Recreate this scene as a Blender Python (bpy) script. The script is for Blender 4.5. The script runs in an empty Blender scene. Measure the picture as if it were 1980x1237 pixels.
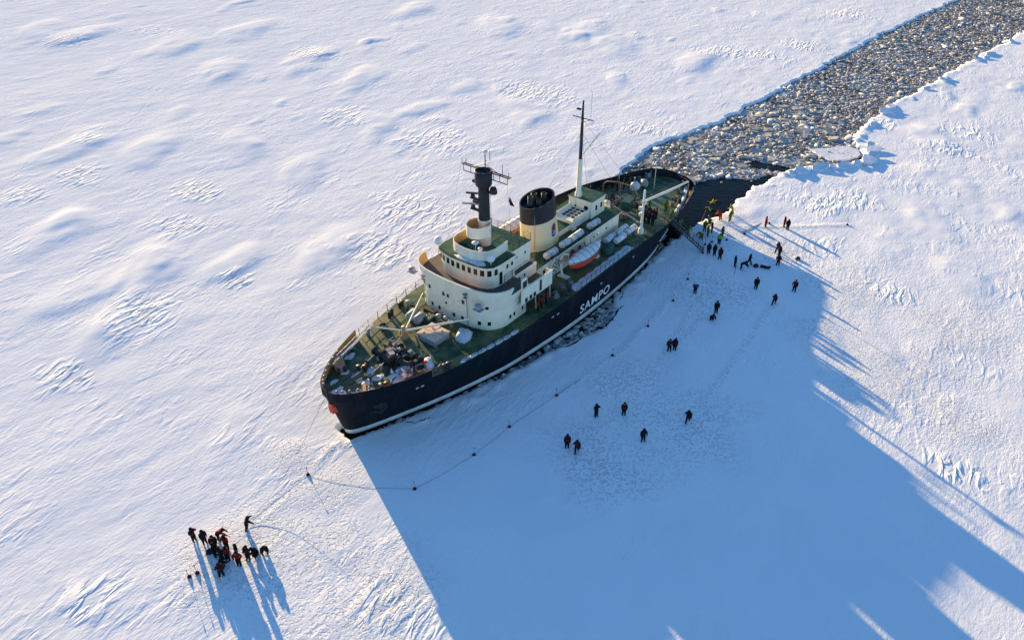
import bpy, bmesh, math, random
import numpy as np
from mathutils import Vector, Matrix
R = math.radians
random.seed(7)
rng = np.random.default_rng(11)
scene = bpy.context.scene
col = scene.collection

# ------------------------------------------------------------------ camera
cam_d = bpy.data.cameras.new("camera")
cam = bpy.data.objects.new("camera", cam_d)
col.objects.link(cam)
cam.location = (0, 0, 60)
cam.rotation_euler = (R(90 - 34.954), 0, 0)
cam_d.sensor_width = 36
cam_d.lens = 27.27
cam_d.clip_start = 1
cam_d.clip_end = 9000
scene.camera = cam

# ------------------------------------------------------------------ sky, sun, exposure
SUN_AZ, SUN_EL = 149.0, 9.3          # where the shadows point (clockwise from +Y), height of the sun
w = bpy.data.worlds.new("World")
scene.world = w
w.use_nodes = True
wn = w.node_tree
bg = wn.nodes["Background"]
sky = wn.nodes.new("ShaderNodeTexSky")
sky.sky_type = 'NISHITA'
sky.sun_disc = False
sky.sun_elevation = R(SUN_EL)
sky.sun_rotation = R(SUN_AZ + 180)
sky.air_density = 1.0
sky.dust_density = 0.0
sky.ozone_density = 4.0
wn.links.new(sky.outputs[0], bg.inputs[0])
bg.inputs[1].default_value = 0.112
sun_d = bpy.data.lights.new("sun", 'SUN')
sun = bpy.data.objects.new("sun", sun_d)
col.objects.link(sun)
sun_d.energy = 4.7
sun_d.angle = R(0.5)
sun_d.color = (1.0, 0.71, 0.345)
sun.rotation_euler = Vector((math.sin(R(SUN_AZ)) * math.cos(R(SUN_EL)), math.cos(R(SUN_AZ)) * math.cos(R(SUN_EL)),
                             -math.sin(R(SUN_EL)))).to_track_quat('-Z', 'Y').to_euler()
scene.view_settings.view_transform = 'Standard'
scene.view_settings.look = 'None'
scene.view_settings.exposure = 1.45
scene.view_settings.gamma = 1.0

# ------------------------------------------------------------------ materials
def mat(name, c1, c2=None, scale=1.0, rough=0.6, metal=0.0, bump=0.0, bscale=None, contrast=(0.35, 0.65), spec=0.3, detail=5, stretch=None):
    m = bpy.data.materials.new(name)
    m.use_nodes = True
    nt = m.node_tree
    b = nt.nodes["Principled BSDF"]
    b.inputs["Roughness"].default_value = rough
    b.inputs["Metallic"].default_value = metal
    b.inputs["Specular IOR Level"].default_value = spec
    b.inputs["Base Color"].default_value = (*c1, 1)
    if c2 is not None or bump:
        tc = nt.nodes.new("ShaderNodeTexCoord")
        src = tc.outputs["Object"]
        if stretch:
            mp = nt.nodes.new("ShaderNodeMapping")
            mp.inputs["Scale"].default_value = stretch
            nt.links.new(src, mp.inputs[0]); src = mp.outputs[0]
    if c2 is not None:
        n = nt.nodes.new("ShaderNodeTexNoise")
        n.inputs["Scale"].default_value = scale
        n.inputs["Detail"].default_value = detail
        n.inputs["Roughness"].default_value = 0.65
        nt.links.new(src, n.inputs["Vector"])
        r = nt.nodes.new("ShaderNodeValToRGB")
        r.color_ramp.elements[0].position = contrast[0]
        r.color_ramp.elements[1].position = contrast[1]
        r.color_ramp.elements[0].color = (*c1, 1)
        r.color_ramp.elements[1].color = (*c2, 1)
        nt.links.new(n.outputs["Fac"], r.inputs[0])
        nt.links.new(r.outputs[0], b.inputs["Base Color"])
    if bump:
        n2 = nt.nodes.new("ShaderNodeTexNoise")
        n2.inputs["Scale"].default_value = bscale or scale * 4
        n2.inputs["Detail"].default_value = 3
        nt.links.new(src, n2.inputs["Vector"])
        bp = nt.nodes.new("ShaderNodeBump")
        bp.inputs["Distance"].default_value = bump
        nt.links.new(n2.outputs["Fac"], bp.inputs["Height"])
        nt.links.new(bp.outputs[0], b.inputs["Normal"])
    return m

M = {}
M['hull'] = mat('hull_paint', (0.004, 0.007, 0.014), (0.032, 0.028, 0.028), 0.55, 0.6, contrast=(0.5, 0.85), detail=9, bump=0.02, bscale=1.2, stretch=(1, 1, 0.35), spec=0.1)
M['stripe'] = mat('white_stripe_paint', (0.62, 0.64, 0.62), (0.42, 0.43, 0.40), 0.8, 0.5)
M['letter'] = mat('letter_paint', (0.8, 0.8, 0.78), rough=0.5)
M['cream'] = mat('cream_paint', (0.86, 0.80, 0.64), (0.66, 0.57, 0.42), 0.8, 0.5, contrast=(0.48, 0.95), stretch=(1, 1, .3))
M['funnel'] = mat('funnel_buff_paint', (0.82, 0.66, 0.40), (0.66, 0.50, 0.29), 0.8, 0.5, contrast=(0.5, 0.95), stretch=(1, 1, .3))
M['buff'] = mat('buff_paint', (0.62, 0.40, 0.17), (0.50, 0.30, 0.12), 1.2, 0.5)
M['ochre'] = mat('bulwark_inner_paint', (0.84, 0.43, 0.13), (0.62, 0.30, 0.10), 1.2, 0.6)
M['black'] = mat('black_paint', (0.014, 0.016, 0.022), (0.025, 0.026, 0.03), 1.5, 0.5)
M['deck'] = mat('green_deck_paint', (0.010, 0.060, 0.032), (0.30, 0.26, 0.125), 0.42, 0.5, spec=0.15, contrast=(0.36, 0.86), bump=0.01, bscale=6)
M['roofgreen'] = mat('green_roof_paint', (0.006, 0.062, 0.034), (0.12, 0.14, 0.06), 1.1, 0.5, spec=0.15, contrast=(0.42, 0.85))
M['browndeck'] = mat('bridge_deck_boards', (0.07, 0.055, 0.055), (0.11, 0.09, 0.08), 2.0, 0.7)
M['glass'] = mat('dark_window_glass', (0.01, 0.011, 0.013), rough=0.15, spec=0.5)
M['steel'] = mat('grey_steel', (0.22, 0.22, 0.23), (0.10, 0.10, 0.11), 2.0, 0.5)
M['dark'] = mat('dark_machinery', (0.02, 0.021, 0.024), (0.055, 0.05, 0.048), 3.0, 0.55)
M['white'] = mat('white_gelcoat', (0.78, 0.78, 0.78), (0.66, 0.67, 0.7), 2.0, 0.5)
M['red'] = mat('red_orange_paint', (0.72, 0.075, 0.025), (0.58, 0.05, 0.02), 2.0, 0.45)
M['wood'] = mat('weathered_wood', (0.30, 0.21, 0.13), (0.18, 0.12, 0.08), 2.0, 0.7)
M['peach'] = mat('hatch_lid_paint', (0.80, 0.58, 0.42), (0.66, 0.47, 0.33), 1.6, 0.6)
M['tarp'] = mat('blue_white_tarp', (0.42, 0.48, 0.58), (0.62, 0.64, 0.68), 1.8, 0.6, bump=0.08, bscale=2.5)
M['tarpgreen'] = mat('green_tarp', (0.01, 0.06, 0.05), (0.02, 0.09, 0.07), 2.0, 0.6, bump=0.1, bscale=3)
M['rope'] = mat('rope_fibre', (0.35, 0.33, 0.30), (0.2, 0.19, 0.18), 4.0, 0.8)
M['ropedark'] = mat('dark_line', (0.05, 0.05, 0.055), rough=0.8)
M['crest_red'] = mat('crest_red', (0.38, 0.025, 0.03), rough=0.5)
M['crest_blue'] = mat('crest_blue', (0.02, 0.05, 0.35), rough=0.5)
M['grey'] = mat('grey_paint', (0.34, 0.36, 0.38), (0.24, 0.26, 0.28), 1.5, 0.5)
M['flag'] = mat('dark_pennant_cloth', (0.015, 0.015, 0.03), rough=0.8)
M['decksnow'] = mat('deck_snow', (0.72, 0.77, 0.84), (0.5, 0.52, 0.56), 1.3, 0.7, bump=0.06, bscale=3)

# ------------------------------------------------------------------ mesh helpers
class MB:
    def __init__(s):
        s.v = []; s.f = []; s.mi = []; s.sm = []
    def add(s, vs, fs, mi=0, smooth=False):
        o = len(s.v)
        s.v.extend([tuple(map(float, p)) for p in vs])
        for f in fs:
            s.f.append(tuple(i + o for i in f)); s.mi.append(mi); s.sm.append(smooth)
        return s
    def box(s, c, size, rz=0, mi=0, taper=1.0, ry=0, rx=0):
        x, y, z = [k / 2 for k in size]
        m = Matrix.Rotation(rz, 3, 'Z') @ Matrix.Rotation(ry, 3, 'Y') @ Matrix.Rotation(rx, 3, 'X')
        vs = []
        for sz in (-1, 1):
            t = taper if sz > 0 else 1
            for sx, sy in ((-1, -1), (1, -1), (1, 1), (-1, 1)):
                vs.append(Vector(c) + m @ Vector((sx * x * t, sy * y * t, sz * z)))
        return s.add(vs, [(3, 2, 1, 0), (4, 5, 6, 7), (0, 1, 5, 4), (1, 2, 6, 5), (2, 3, 7, 6), (3, 0, 4, 7)], mi)
    def prism(s, poly, z0, z1, mi=0, mi_top=None, top=None, smooth=False):
        n = len(poly); top = top or poly
        a = sum(poly[i][0] * poly[(i + 1) % n][1] - poly[(i + 1) % n][0] * poly[i][1] for i in range(n))
        if a < 0: poly = poly[::-1]; top = top[::-1]
        vs = [(x, y, z0) for x, y in poly] + [(x, y, z1) for x, y in top]
        s.add(vs, [(i, (i + 1) % n, n + (i + 1) % n, n + i) for i in range(n)], mi, smooth)
        s.add([(x, y, z1) for x, y in top], [tuple(range(n))], mi if mi_top is None else mi_top)
        s.add([(x, y, z0) for x, y in poly], [tuple(range(n))[::-1]], mi)
        return s
    def wall(s, path, z0, z1, th, mi=0, mi_in=None, closed=False, top_path=None, smooth=True, cap=None):
        """a standing sheet of thickness th along a 2-D path (outside on the left of the path's direction)"""
        def off(p):
            n = len(p); out = []
            for i in range(n):
                a = p[i - 1] if (i > 0 or closed) else p[i]
                b = p[(i + 1) % n] if (i < n - 1 or closed) else p[i]
                d = Vector((b[0] - a[0], b[1] - a[1])); d.normalize() if d.length else None
                out.append((p[i][0] + d.y * th, p[i][1] - d.x * th))
            return out
        tp = top_path or path
        n = len(path); pi, ti = off(path), off(tp)
        z0s = z0 if isinstance(z0, (list, tuple)) else [z0] * n
        z1s = z1 if isinstance(z1, (list, tuple)) else [z1] * n
        vs = [(p[0], p[1], z) for p, z in zip(path, z0s)] + [(p[0], p[1], z) for p, z in zip(tp, z1s)] + \
             [(p[0], p[1], z) for p, z in zip(pi, z0s)] + [(p[0], p[1], z) for p, z in zip(ti, z1s)]
        seg = [(i, (i + 1) % n) for i in range(n if closed else n - 1)]
        s.add(vs, [(j, i, n + i, n + j) for i, j in seg], mi, smooth)
        s.add(vs, [(2 * n + i, 2 * n + j, 3 * n + j, 3 * n + i) for i, j in seg], mi if mi_in is None else mi_in, smooth)
        s.add(vs, [(n + j, n + i, 3 * n + i, 3 * n + j) for i, j in seg] + [(i, j, 2 * n + j, 2 * n + i) for i, j in seg], mi if cap is None else cap)
        if not closed:
            s.add(vs, [(0, n, 3 * n, 2 * n), (n - 1, 3 * n - 1, 4 * n - 1, 2 * n - 1)], mi)
        return s
    def tube(s, pts, r, n=6, mi=0, caps=True, smooth=True):
        pts = [Vector(p) for p in pts]
        rs = r if isinstance(r, (list, tuple)) else [r] * len(pts)
        vs = []; up0 = None
        for i, p in enumerate(pts):
            d = (pts[min(i + 1, len(pts) - 1)] - pts[max(i - 1, 0)]).normalized()
            up = Vector((0, 0, 1)) if abs(d.z) < 0.9 else Vector((1, 0, 0))
            a = d.cross(up).normalized(); b = a.cross(d)
            for k in range(n):
                t = 2 * math.pi * k / n
                vs.append(p + (a * math.cos(t) + b * math.sin(t)) * rs[i])
        fs = [(i * n + (k + 1) % n, i * n + k, (i + 1) * n + k, (i + 1) * n + (k + 1) % n) for i in range(len(pts) - 1) for k in range(n)]
        s.add(vs, fs, mi, smooth)
        if caps:
            m = (len(pts) - 1) * n
            s.add(vs[:n], [tuple(range(n))], mi); s.add(vs[m:], [tuple(range(n))[::-1]], mi)
        return s
    def lathe(s, prof, c=(0, 0, 0), n=16, mi=0, smooth=True, sx=1.0, sy=1.0):
        vs = []
        for r, z in prof:
            for k in range(n):
                t = 2 * math.pi * k / n
                vs.append((c[0] + r * math.cos(t) * sx, c[1] + r * math.sin(t) * sy, c[2] + z))
        fs = [(i * n + k, i * n + (k + 1) % n, (i + 1) * n + (k + 1) % n, (i + 1) * n + k) for i in range(len(prof) - 1) for k in range(n)]
        s.add(vs, fs, mi, smooth)
        if prof[0][0] > 1e-4: s.add(vs[:n], [tuple(range(n))[::-1]], mi)
        if prof[-1][0] > 1e-4: s.add(vs[-n:], [tuple(range(n))], mi)
        return s
    def build(s, name, mats, parent=None, loc=None, rz=0, mesh_only=False):
        me = bpy.data.meshes.new(name)
        me.from_pydata(s.v, [], s.f)
        for m in (mats if isinstance(mats, (list, tuple)) else [mats]): me.materials.append(m)
        me.polygons.foreach_set('material_index', s.mi)
        me.polygons.foreach_set('use_smooth', s.sm)
        me.update()
        if mesh_only: return me
        return obj(name, me, parent, loc, rz)

def obj(name, me, parent=None, loc=None, rz=0):
    o = bpy.data.objects.new(name, me)
    col.objects.link(o)
    if parent is not None: o.parent = parent
    if loc is not None: o.location = loc
    o.rotation_euler = (0, 0, rz)
    return o
def tag(o, label=None, cat=None, group=None, kind=None):
    if label: o['label'] = label
    if cat: o['category'] = cat
    if group: o['group'] = group
    if kind: o['kind'] = kind
    return o
def empty(name, loc, rz=0):
    return obj(name, None, None, loc, rz)
def copy_tree(o, parent=None):
    c = o.copy(); col.objects.link(c); c.parent = parent
    for ch in o.children: copy_tree(ch, c)
    return c

# ship frame: s metres aft of the stem, q metres to starboard, z above the ice
ST = Vector((-18.417, 63.718, 0)); SH = R(52)
CS, SN = math.cos(SH), math.sin(SH)
def W(s, q, z=0.0):
    return Vector((ST.x + CS * s - SN * q, ST.y + SN * s + CS * q, z))
def catmull(pts, n):
    P = np.array(pts, float); out = []
    Pe = np.vstack([2 * P[0] - P[1], P, 2 * P[-1] - P[-2]])
    for i in range(len(P) - 1):
        p0, p1, p2, p3 = Pe[i:i + 4]
        for t in np.linspace(0, 1, n, endpoint=False):
            out.append(0.5 * (2 * p1 + (p2 - p0) * t + (2 * p0 - 5 * p1 + 4 * p2 - p3) * t * t + (3 * p1 - p0 - 3 * p2 + p3) * t ** 3))
    out.append(P[-1])
    return np.array(out)

# hull form: waterline (s, half breadth) paired with deck edge (s, half breadth)
HULL = [(0, 0, -1.65, 0), (.12, .4, -1.45, .95), (.5, .85, -1.0, 1.65), (1.5, 1.4, -.05, 2.45), (3.5, 2.2, 2, 3.75), (6, 3.1, 5, 5.05),
        (9, 4.15, 8.5, 6.2), (12, 5.1, 12, 7.05), (17, 6.4, 17, 7.9), (22, 7.35, 22, 8.35), (32, 8.3, 32, 8.65), (42, 8.4, 42, 8.65),
        (53, 7.7, 53, 8.55), (60, 6.1, 61, 7.75), (65, 4.1, 66.5, 6.35), (68.5, 2.4, 70.5, 5.0), (70.3, 1.4, 73.0, 3.6), (70.8, .7, 74.0, 1.9), (71, 0, 74.4, 0)]
HC = catmull(HULL, 6)
def zdeck(s):
    return float(np.interp(s, [-2, 4, 10, 20, 32, 50, 56, 61, 66, 70], [6.25, 6.1, 5.95, 5.75, 5.6, 5.5, 5.1, 4.6, 4.15, 4.0]))
def hullpt(i, z):
    a, b, cc, d = HC[i]
    zd = zdeck(cc)
    t = max(-0.25, z / zd)
    return a + (cc - a) * t, max(0.0, b + (d - b) * (t ** 1.25 if t > 0 else t))
def deckq(s):
    return float(np.interp(s, HC[:, 2], HC[:, 3]))
def hullq(s, z):
    pts = np.array([hullpt(i, z) for i in range(len(HC))])
    return float(np.interp(s, pts[:, 0], pts[:, 1]))

# ------------------------------------------------------------------ noise and ice terrain
def _hash(ix, iy, seed):
    h = (ix.astype(np.int64) * 374761393 + iy.astype(np.int64) * 668265263 + seed * 974711) & 0x7fffffff
    h = ((h ^ (h >> 13)) * 1274126177) & 0x7fffffff
    return ((h ^ (h >> 16)) & 0xffff) / 65535.0
def vnoise(x, y, seed=0):
    ix, iy = np.floor(x), np.floor(y)
    fx, fy = x - ix, y - iy
    ux, uy = fx * fx * fx * (fx * (fx * 6 - 15) + 10), fy * fy * fy * (fy * (fy * 6 - 15) + 10)
    a, b = _hash(ix, iy, seed), _hash(ix + 1, iy, seed)
    cc, d = _hash(ix, iy + 1, seed), _hash(ix + 1, iy + 1, seed)
    return (a + (b - a) * ux) * (1 - uy) + (cc + (d - cc) * ux) * uy - 0.5
def fbm(x, y, seed=0, o=3):
    r = 0; amp = 1
    for k in range(o):
        r = r + amp * vnoise(x * 2 ** k, y * 2 ** k, seed + k); amp *= 0.5
    return r
def seg_sdf(poly, x, y):
    """signed distance to a polygon, negative inside"""
    d = np.full(x.shape, 1e9); inside = np.zeros(x.shape, bool); n = len(poly)
    for i in range(n):
        x0, y0 = poly[i]; x1, y1 = poly[(i + 1) % n]
        ex, ey = x1 - x0, y1 - y0
        t = np.clip(((x - x0) * ex + (y - y0) * ey) / (ex * ex + ey * ey + 1e-9), 0, 1)
        d = np.minimum(d, np.hypot(x - x0 - t * ex, y - y0 - t * ey))
        cond = ((y0 > y) != (y1 > y)) & (x < (x1 - x0) * (y - y0) / (y1 - y0 + 1e-12) + x0)
        inside ^= cond
    return np.where(inside, -d, d)
CHANNEL = [(8, 117), (15.6, 125.5), (21.8, 135.5), (27.6, 145.4), (43.8, 158.6), (57.9, 174.1), (80.5, 199.5), (104, 226), (143, 266), (200, 325), (400, 530), (900, 1020),
           (930, 990), (430, 500), (215, 300), (147.9, 231.5), (124.5, 208.5), (112.4, 197.3), (98.4, 183.2), (80.6, 165.8), (70, 151.8), (67.5, 139.5),
           (61, 137), (50.6, 134.3), (41.5, 125.1), (38.2, 121), (34.4, 116), (30.3, 113.3), (26.6, 109.2), (21.5, 102.9), (14, 91.7), (12.6, 92)]
POOL = [(14.0, 92.0), (14.0, 88.2), (11.8, 84.2), (8.9, 81.9), (5.0, 79.2), (2.6, 76.8), (-2, 73.0), (-4, 74), (8, 90)]
OPENW = [(24, 107), (26.3, 122), (31.0, 125.5), (33.8, 130.2), (38.7, 131.5), (43.2, 130.4), (48.3, 132.0), (44, 126), (38, 119), (33, 114)]
OPENW2 = [(45.4, 139.0), (49, 137.6), (52.2, 135.6), (50.6, 134.0), (47.5, 135.2), (44.2, 137.2)]
hullpoly = []
for sgn in (-1, 1):
    rr = range(len(HC)) if sgn < 0 else range(len(HC) - 1, -1, -1)
    for i in rr:
        if i % 3 == 0:
            p = W(*(lambda a: (a[0], sgn * a[1]))(hullpt(i, 0.2))); hullpoly.append((p.x, p.y))
WA = R(40); WX, WY = math.sin(WA), math.cos(WA)      # wind direction over the ice
MOUNDS = [(-54.7, 99.1, 7, .9), (-53, 83.3, 6, .7), (-87.4, 144.1, 7, .8), (-70.2, 144.1, 7, .8), (-51.9, 201.6, 8, .9), (-36.6, 189, 7, .9), (-3.1, 237.2, 9, .9),
          (47.9, 201.6, 7, 1), (-19.4, 167.4, 5, .7), (2.3, 165.8, 7, .7), (-92.9, 215.7, 9, .9), (-76.2, 231.5, 9, .9), (-72.6, 193.1, 8, .9), (-53.6, 146.8, 6, .8),
          (-38.5, 134.3, 6, .6), (-74, 110.3, 7, .7), (-28.2, 105.3, 6, .7), (-27.2, 76.6, 4, .4), (-42.4, 101, 5, .6), (-134.5, 231.5, 10, 1), (-121.5, 226, 9, 1),
          (-29.5, 158, 6, .7), (-30.9, 255.8, 8, 1), (20.9, 231.5, 8, .9), (28.2, 215.7, 8, .9), (64.9, 96.2, 5, .5), (68.9, 113.8, 5, .5), (-62, 92, 6, .6), (86, 150, 6, .7),
          (60, 65, 5, .5), (45, 70, 3, .3), (78, 130, 6, .6)]
RIPPLES = [(-51, 86.9, 6), (-40.4, 96.2, 3.5), (-36.9, 162.6, 7), (6, 177.7, 10), (-16.6, 117.6, 9), (-19.5, 103.7, 6.5), (-54.6, 112.9, 5), (-15.7, 149.5, 9), (-104.6, 231.5, 8),
           (-123.4, 220.8, 9), (-53.4, 208.5, 7), (-55.8, 125.5, 5), (103.4, 249.3, 8), (56.6, 210.8, 7), (66.4, 206.2, 6), (48.3, 105.3, 4), (53.4, 92, 4), (77.6, 158, 5), (86.4, 144.1, 5),
           (52.9, 119.5, 5), (58.7, 121.5, 4.5), (93.4, 152.2, 5), (-86.3, 149.5, 4), (-85, 123.5, 5), (-54.3, 73.6, 4), (78.8, 215.7, 6), (26.9, 155.1, 5), (-79.9, 132.1, 5), (-10.5, 41.5, 5),
           (-38, 42, 3), (47, 58, 3)]
TRAMPLE = [(-20.8, 46.8, 8), (-13.4, 42.9, 7), (-19.5, 54.4, 4), (41.3, 82.1, 8), (45.2, 74.6, 9), (46.6, 93.4, 8), (41.5, 104.9, 7), (18.2, 65.2, 9), (10, 60, 8), (58.8, 83.3, 9),
           (33, 108, 6), (36, 116, 4), (28, 93, 8), (-28, 46, 5), (-24, 60, 3), (52, 76, 6), (14, 74, 6), (50, 66, 6)]
PATHS = [[(30, 107), (27, 92), (20, 79), (12.5, 66.5), (6.5, 61)], [(30.5, 103), (27, 87), (20.3, 79)], [(-21.4, 57.4), (-26, 50), (-30, 47)], [(-21.4, 57), (-20, 61.5), (-17, 62.6)],
         [(12.8, 66.7), (19.9, 65.5), (36, 89)], [(34, 113), (41, 112), (54.7, 112.6)], [(42, 104), (58, 84), (66, 78)], [(5.3, 70), (12.7, 77.8), (25.6, 96), (31, 106)], [(-21, 57), (-13, 48), (-12, 40)]]
rand = np.random.default_rng(5)
for _ in range(260):
    MOUNDS.append((rand.uniform(-170, 175), rand.uniform(60, 285), rand.uniform(1.6, 5.0), rand.uniform(.12, .5)))
def cutd(x, y):
    """distance from open water (negative = water)"""
    jag = 1.3 * fbm(x * .28, y * .28, 3) + 0.7 * fbm(x * 1.0, y * 1.0, 9, 2)
    d1 = seg_sdf(CHANNEL, x, y) + jag
    d2 = seg_sdf(POOL, x, y) + 0.4 * jag
    d3 = seg_sdf(hullpoly, x, y) - 0.28 + 0.5 * vnoise(x * .9, y * .9, 17)
    return d1, np.minimum(np.minimum(d1, d2), d3)
def terrain(x, y, want_drift=False):
    wl, wc = x * WX + y * WY, -x * WY + y * WX
    z = 0.12 * fbm(wl / 38, wc / 24, 1) + 0.06 * fbm(wl / 9, wc / 5, 21, 3) + 0.05 * fbm(wl / 3.2, wc / 1.6, 23, 2)
    near = np.exp(-((x - 10) ** 2 + (y - 70) ** 2) / 55 ** 2)
    z = z * (1 - 0.75 * near)
    drift = np.zeros(x.shape)
    for mx, my, r, h in MOUNDS:
        k = (np.abs(x - mx) < r * 3) & (np.abs(y - my) < r * 3)
        if not k.any(): continue
        dx, dy = x[k] - mx, y[k] - my
        th = 0.45 * math.sin(mx * 3.7 + my) - .5; du_, dv_ = dx * WX + dy * WY, -dx * WY + dy * WX
        u, v = (du_ * math.cos(th) - dv_ * math.sin(th)) / (1.4 * r), (du_ * math.sin(th) + dv_ * math.cos(th)) / (0.68 * r)
        v = v + 0.25 * np.sin(u * 2 + mx)
        rr2 = u * u + v * v + 0.35 * vnoise(dx / r * 1.3 + mx, dy / r * 1.3, 5)
        prof = np.exp(-1.4 * np.maximum(rr2, 0) ** 2.0) * (1 + 0.5 * vnoise(dx / r * 1.6 + mx, dy / r * 1.6, 6))
        kk = 1 - 0.8 * near[k] if h < .6 else 1
        z[k] += 0.44 * h * prof * kk
        drift[k] = np.maximum(drift[k], np.clip(prof * min(1, h * 2.2), 0, 1) * kk)
    if want_drift: return drift
    d1, d = cutd(x, y)
    z = z * np.clip(d / 3.0, 0.15, 1) + 0.12
    # heaved blocks along the right-hand edge of the channel
    band = np.clip(1 - np.abs(d1 - 1.3) / 1.3, 0, 1) * (d1 > 0)
    side = np.clip((x - 44) / 6, 0, 1) * np.clip((0.78 * x - (y - 103)) / 10 + 0.6, 0, 1)
    blk = np.floor(2.2 * (fbm(x * .45, y * .45, 31, 2) + .4)) * .28 + 0.3 * np.abs(vnoise(x * .9, y * .9, 33))
    z += band * side * np.clip(blk, 0, 1.2)
    left = np.clip(1 - np.abs(d1 - .7) / .7, 0, 1) * (d1 > 0) * np.clip((y - 150) / 10, 0, 1)
    z += left * 0.10 * np.clip(vnoise(x * .6, y * .6, 41) + .2, 0, 1)
    dh = seg_sdf(hullpoly, x, y)
    bank = np.clip(1 - np.abs(dh - 1.5) / 1.4, 0, 1) * np.clip(d / .3, 0, 1) * np.clip((np.hypot(x + 18.4, y - 63.7) - 5) / 4, 0, 1)
    z += bank * np.clip(0.5 * fbm(x * .55, y * .55, 61, 3) + .12, 0, .5)
    t = np.clip((d + 0.12) / 0.3, 0, 1); t = t * t * (3 - 2 * t)
    return -1.4 + (z + 1.4) * t
def zice(x, y):
    return float(terrain(np.array([x], float), np.array([y], float))[0])
# ------------------------------------------------------------------ the ice sheet
def geo(a, b, d0, k):
    out = [a]; d = d0
    while out[-1] < b: out.append(out[-1] + d); d *= k
    return out
xs = np.array([-v for v in geo(172, 3000, 1.0, 1.35)][::-1] + list(np.arange(-171, -60, .62)) + list(np.arange(-60, 150, .4)) + list(np.arange(150, 176, .7)) + geo(177, 3000, 1.0, 1.35))
ys = np.array([-v for v in geo(-24, 1500, 1.2, 1.4)][::-1] + list(np.arange(25, 36, .7)) + list(np.arange(36, 140, .36)) + list(np.arange(140, 282, .52)) + geo(283, 5000, 1.0, 1.35))
nx, ny = len(xs), len(ys)
X, Y = np.meshgrid(xs, ys)
X = X.ravel(); Y = Y.ravel()
Z = terrain(X, Y)
co = np.stack([X, Y, Z], 1)
ii = (np.arange(ny - 1)[:, None] * nx + np.arange(nx - 1)[None, :]).ravel()
quads = np.stack([ii, ii + 1, ii + nx + 1, ii + nx], 1)
me = bpy.data.meshes.new("sea_ice")
me.vertices.add(len(co)); me.vertices.foreach_set('co', co.ravel().astype(np.float32))
me.loops.add(quads.size); me.loops.foreach_set('vertex_index', quads.ravel().astype(np.int32))
me.polygons.add(len(quads)); me.polygons.foreach_set('loop_start', (np.arange(len(quads)) * 4).astype(np.int32))
me.polygons.foreach_set('use_smooth', np.ones(len(quads), bool))
me.update(calc_edges=True)
def spots(lst, asp=1.0, seed=0):
    m = np.zeros(X.shape)
    for cx, cy, r in lst:
        k = (np.abs(X - cx) < 3 * r) & (np.abs(Y - cy) < 3 * r)
        dx, dy = X[k] - cx, Y[k] - cy
        u, v = (dx * WX + dy * WY) / (r * asp), (-dx * WY + dy * WX) / r
        m[k] = np.maximum(m[k], np.exp(-1.2 * (u * u + v * v)))
    m = m * 1.25 + 0.55 * fbm(X * .25, Y * .25, 51 + seed, 2) - 0.22
    return np.clip(m, 0, 1)
def pathmask():
    m = np.zeros(X.shape)
    for pl_ in PATHS:
        for (x0, y0), (x1, y1) in zip(pl_[:-1], pl_[1:]):
            k = (X > min(x0, x1) - 4) & (X < max(x0, x1) + 4) & (Y > min(y0, y1) - 4) & (Y < max(y0, y1) + 4)
            ex, ey = x1 - x0, y1 - y0; px, py = X[k] - x0 + 1.6 * vnoise(X[k] * .15, Y[k] * .15, 71), Y[k] - y0
            tt = np.clip((px * ex + py * ey) / (ex * ex + ey * ey), 0, 1)
            m[k] = np.maximum(m[k], np.clip(.8 - np.hypot(px - tt * ex, py - tt * ey) / 1.1, 0, 1))
    return m
for nm, arr in (('ripple', spots(RIPPLES, .75)), ('trample', np.maximum(spots(TRAMPLE, 1.0, 4), pathmask()))):
    a = me.attributes.new(nm, 'FLOAT', 'POINT'); a.data.foreach_set('value', arr.astype(np.float32))
a = me.attributes.new('drift', 'FLOAT', 'POINT'); a.data.foreach_set('value', terrain(X, Y, True).astype(np.float32))
_, dcut = cutd(X, Y)
a = me.attributes.new('edge', 'FLOAT', 'POINT'); a.data.foreach_set('value', dcut.astype(np.float32))

m = bpy.data.materials.new('wind_packed_snow'); m.use_nodes = True
nt = m.node_tree; L = nt.links.new
bs = nt.nodes["Principled BSDF"]
bs.inputs["Roughness"].default_value = 1.0
bs.inputs["Specular IOR Level"].default_value = 0.0
def N(t, **kw):
    n = nt.nodes.new(t)
    for k, v in kw.items(): setattr(n, k, v)
    return n
def math_(op, a, b=None, clamp=False):
    n = N("ShaderNodeMath", operation=op, use_clamp=clamp)
    for i, v in enumerate((a, b)):
        if v is None: continue
        if isinstance(v, (int, float)): n.inputs[i].default_value = v
        else: L(v, n.inputs[i])
    return n.outputs[0]
tc = N("ShaderNodeTexCoord")
def nz(scale, rot, st, detail=3, rough=.55, dist=0.0):
    mp = N("ShaderNodeMapping", vector_type='TEXTURE'); mp.inputs["Rotation"].default_value = (0, 0, rot); mp.inputs["Scale"].default_value = tuple(1 / k for k in st)
    L(tc.outputs["Object"], mp.inputs[0])
    n = N("ShaderNodeTexNoise"); n.inputs["Scale"].default_value = scale; n.inputs["Detail"].default_value = detail
    n.inputs["Roughness"].default_value = rough; n.inputs["Distortion"].default_value = dist
    L(mp.outputs[0], n.inputs["Vector"]); return n.outputs["Fac"]
rotw = math.pi / 2 - WA
streak = nz(0.85, rotw, (0.38, 1, 1), 5, .62, .9)
fine = nz(2.8, rotw, (0.45, 1, 1), 4, .65, .6)
ridge = nz(1.05, rotw + .25, (0.33, 1, 1), 2, .5, .6)
foot = nz(3.6, 0.3, (1, 1, 1), 2, .5, .3)
patch = nz(0.035, 0.5, (1, 1, 1), 3)
rip = N("ShaderNodeAttribute"); rip.attribute_name = 'ripple'
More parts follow.
